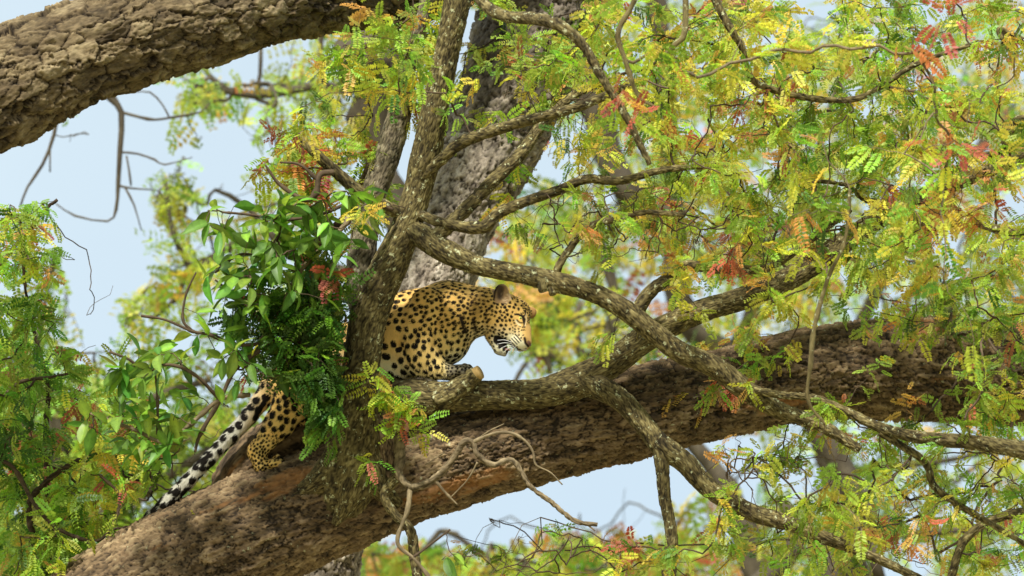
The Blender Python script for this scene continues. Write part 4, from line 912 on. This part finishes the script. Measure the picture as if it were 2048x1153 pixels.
far_tree('blurred tree with sparse yellow green tufts on thin branches, left of the stems', [(640, 1500, 24, 30), (680, 900, 24, 26), (800, 520, 24, 26), (760, 330, 24, 30), (735, 240, 24, 34), (760, 160, 24, 42), (740, 120, 24, 60), (800, 60, 24, 40), (820, -60, 24, 40)],
    [[(740, 150, 24, 16), (700, 180, 24, 10), (640, 170, 24, 9), (590, 180, 24, 9), (510, 190, 24, 7), (450, 180, 24, 6), (400, 130, 24, 4)], [(510, 190, 24, 5), (520, 150, 24, 4), (522, 90, 24, 4)], [(650, 170, 24, 6), (640, 100, 24, 5), (650, 40, 24, 4)],
     [(600, 520, 24, 8), (480, 480, 24, 8), (400, 540, 24, 8), (360, 500, 24, 6), (340, 440, 24, 5), (330, 360, 24, 4)], [(790, 560, 24, 12), (600, 520, 24, 9), (500, 420, 24, 6), (430, 380, 24, 4), (415, 410, 24, 3)], [(380, 530, 24, 6), (350, 600, 24, 5), (300, 640, 24, 4)]],
    blobpts([(400, 190, 40, 30, 12), (440, 180, 50, 35, 10), (560, 190, 60, 36, 12), (640, 160, 60, 50, 16), (660, 220, 40, 30, 6), (340, 360, 40, 26, 9), (330, 420, 30, 40, 7), (420, 380, 60, 30, 7), (390, 500, 60, 40, 12), (350, 560, 60, 40, 12), (300, 610, 60, 36, 10), (250, 640, 18, 26, 4), (480, 520, 60, 50, 12), (600, 350, 60, 40, 14), (640, 580, 60, 40, 12), (520, 270, 30, 30, 4), (560, 420, 60, 60, 10), (620, 80, 40, 40, 6), (350, 150, 20, 12, 3), (640, 320, 60, 60, 12)], 23, 25.5), yfar, .19, 200, nf=3)
far_tree('blurred tree behind the leopard head with yellow and orange tufts', [(1560, 1700, 27, 30), (1500, 1100, 27, 24), (1360, 860, 27, 14), (1230, 800, 27, 8), (1180, 760, 27, 6), (1080, 700, 27, 4.5), (1050, 730, 27, 4), (1030, 765, 27, 3.5), (1035, 790, 27, 2.5)],
    [[(1070, 695, 27, 6), (1095, 720, 27, 5), (1100, 750, 27, 4)], [(1180, 760, 27, 9), (1150, 660, 27, 7), (1160, 610, 27, 6)], [(1180, 770, 27, 9), (1230, 620, 27, 9), (1200, 480, 27, 8)], [(1160, 660, 27, 5), (1250, 640, 27, 5)]],
    blobpts([(1110, 640, 70, 60, 16), (1180, 640, 90, 70, 18), (1100, 740, 60, 40, 7), (1180, 720, 80, 40, 10), (1070, 590, 60, 50, 16), (980, 560, 50, 20, 6), (1150, 500, 120, 60, 20), (1060, 480, 60, 50, 8), (1250, 680, 60, 50, 10), (1060, 690, 20, 20, 3)], 26, 29), ofar, .24, 220)
far_tree('blurred bare tree with thin leafless branches hanging in the open sky at left', [(60, -700, 22, 14.52), (120, -200, 22, 11.88), (190, 120, 22, 9.24), (222, 195, 22, 7.26), (243, 225, 22, 5.94), (240, 300, 22, 5.28), (236, 370, 22, 4.62), (232, 420, 22, 2.64), (215, 443, 22, 2.31), (150, 432, 22, 1.65), (112, 408, 22, 1.32)],
    [[(243, 225, 22, 3.3), (280, 235, 22, 2.97), (310, 240, 22, 2.64), (345, 235, 22, 2.31), (400, 225, 22, 1.65), (420, 205, 22, 1.32)], [(340, 238, 22, 1.98), (325, 210, 22, 1.65), (300, 185, 22, 1.32), (265, 185, 22, 1.32)], [(245, 305, 22, 2.64), (275, 308, 22, 1.98), (310, 320, 22, 1.98), (330, 330, 22, 1.32), (385, 315, 22, 0.99)],
     [(238, 372, 22, 2.64), (262, 377, 22, 1.98), (305, 380, 22, 1.32)], [(250, 376, 22, 1.98), (268, 410, 22, 1.65), (283, 462, 22, 0.99)], [(120, 200, 22, 4.62), (108, 270, 22, 3.96), (85, 330, 22, 3.3), (55, 375, 22, 2.64), (40, 415, 22, 1.98)], [(100, 300, 22, 1.98), (100, 345, 22, 1.32)], [(253, 312, 22, 1.98), (258, 340, 22, 1.98), (262, 372, 22, 1.98)]],
    blobpts([(330, 385, 30, 20, 2), (150, 270, 30, 16, 3), (410, 260, 20, 30, 2)], 22, 22.5), gfar, .14, 240, nf=3, thin=.002)
far_tree('blurred leafy tree low in the left corner', [(-100, 1700, 24, 60), (40, 1200, 24, 40), (120, 900, 24, 22), (60, 760, 24, 12), (20, 700, 24, 8), (-20, 680, 24, 6)], [[(120, 900, 24, 12), (300, 800, 24, 8), (420, 760, 24, 6)], [(40, 1150, 24, 20), (260, 1000, 24, 14), (420, 900, 24, 8)], [(60, 760, 24, 6), (110, 500, 24, 4)]],
    np.vstack([grid_points(["1.......", ".11.....", "3111.....", "433211121", "7655443331", "88887654311", "99998765311", "9999876542", "9999887654", "999988765", "9999888888"], .6, 23, 27, -60, 440), blobpts([(115, 500, 12, 14, 2), (130, 620, 14, 40, 3)], 24, 25)]), palette((3, 4, 1.4, .6, .2, .2, 1.5, 3.5), [(120, 500, 40, 30, red_w)]), .26, 260)
far_tree('blurred canopy of a tall tree behind the right side', [(1700, 1800, 30, 48.0), (1700, 1200, 30, 36.0), (1640, 860, 30, 27.0), (1480, 720, 30, 25.2), (1370, 640, 30, 24.0), (1340, 400, 30, 20.4), (1330, 150, 30, 18.0), (1300, -100, 30, 18.0)],
    [[(1350, 480, 29, 26), (1270, 400, 28, 26), (1215, 310, 28, 28), (1190, 200, 28, 34), (1150, 120, 28, 34), (1060, 60, 28, 30)], [(1700, 1200, 30, 18.0), (1660, 950, 30, 18.0), (1660, 800, 30, 13.2), (1800, 500, 30, 13.2), (2000, 250, 30, 12.0)], [(1420, 800, 30, 12.0), (1600, 400, 30, 9.6), (1700, 100, 30, 7.2)], [(1640, 950, 30, 9.6), (1900, 920, 30, 6.0), (2060, 880, 30, 4.8)]],
    grid_points(["..............233344444333212233", "................3344444433211233", "................4444444444333344", ".................433444444444444", "..................1244444444444444", ".................1334444444444444", "................24444444444444444", "................2455555555444444", ".................45555555544444444", "...................4444455444444444", "....................33433333333333", ".....................3333333333333", "......................33333333333", ".....................1.22223322222", "..................12111222233333333", "..................1221112233333333", "...........1223332222222233333333", "...........3333433333333333333333"], .44, 28, 34), palette((2, 4, 3, 1.5, .8, .2, .6, 3), [(1600, 250, 200, 200, yel_w)]), .30, 280)
far_tree('blurred thick grey trunk and branches behind the lower right corner', [(1560, 1500, 25, 35.75), (1650, 1180, 25, 32.5), (1720, 1050, 25, 27.3), (1690, 950, 25, 23.4), (1650, 880, 25, 23.4), (1630, 840, 25, 19.5)], [[(1500, 1180, 25, 22.1), (1570, 1120, 25, 19.5), (1590, 1060, 25, 15.6), (1560, 1000, 25, 9.1)], [(1720, 1080, 25, 16.9), (1800, 1070, 25, 8.45), (1950, 1060, 25, 7.15), (2100, 1070, 25, 6.5)], [(1760, 1160, 25, 13.0), (1740, 1080, 25, 13.0)]],
    grid_points(["222222333", "222223333", "2233333333", "3333333333"], .3, 24, 27, 1400, 900), palette((3, 4, 2, 1, .4, .3, 1, 3), []), .24, 300)
far_tree('blurred low bushy crown along the bottom centre', [(900, 1900, 28, 40), (860, 1300, 28, 24), (840, 1150, 28, 12)], [],
    blobpts([(760, 1130, 100, 40, 40), (1000, 1140, 100, 36, 34), (1120, 1110, 60, 30, 12), (1250, 1130, 90, 30, 24), (880, 1070, 50, 30, 5), (950, 1080, 60, 20, 5), (1400, 1130, 80, 40, 20), (700, 1100, 60, 30, 18)], 26, 29), palette((2, 4, 3, 1.2, 1.2, .6, .4, 3), [(1230, 1090, 90, 40, red_w)]), .24, 310)
# ------------------------------------------------------------------ ground under the trees
gm = NT('dry grass and soil'); tcg = gm.add('ShaderNodeTexCoord'); ng = gm.add('ShaderNodeTexNoise', Scale=.35, Detail=8.); gm.l.new(tcg.outputs['Object'], ng.inputs['Vector'])
gm.l.new(gm.ramp(ng.outputs['Fac'], [(.3, (.16, .15, .06)), (.55, (.30, .25, .13)), (.75, (.38, .32, .19))]), gm.b.inputs['Base Color']); gm.b.inputs['Roughness'].default_value = 1
n_ = 60; gx = np.linspace(-1, 1, n_) ** 3 * 900; X, Y = np.meshgrid(gx, gx, indexing='ij'); Z = .15 * fbm(np.stack([X / 14, Y / 14, X * 0], 2).reshape(-1, 3), 3, 3).reshape(n_, n_) - .1
i, j = np.meshgrid(np.arange(n_ - 1), np.arange(n_ - 1), indexing='ij'); i, j = i.ravel(), j.ravel()
go = link('ground', mesh('ground', np.stack([X, Y, Z], 2).reshape(-1, 3), [np.stack([i * n_ + j, (i + 1) * n_ + j, (i + 1) * n_ + j + 1, i * n_ + j + 1], 1)]), gm.m); go['kind'] = 'structure'
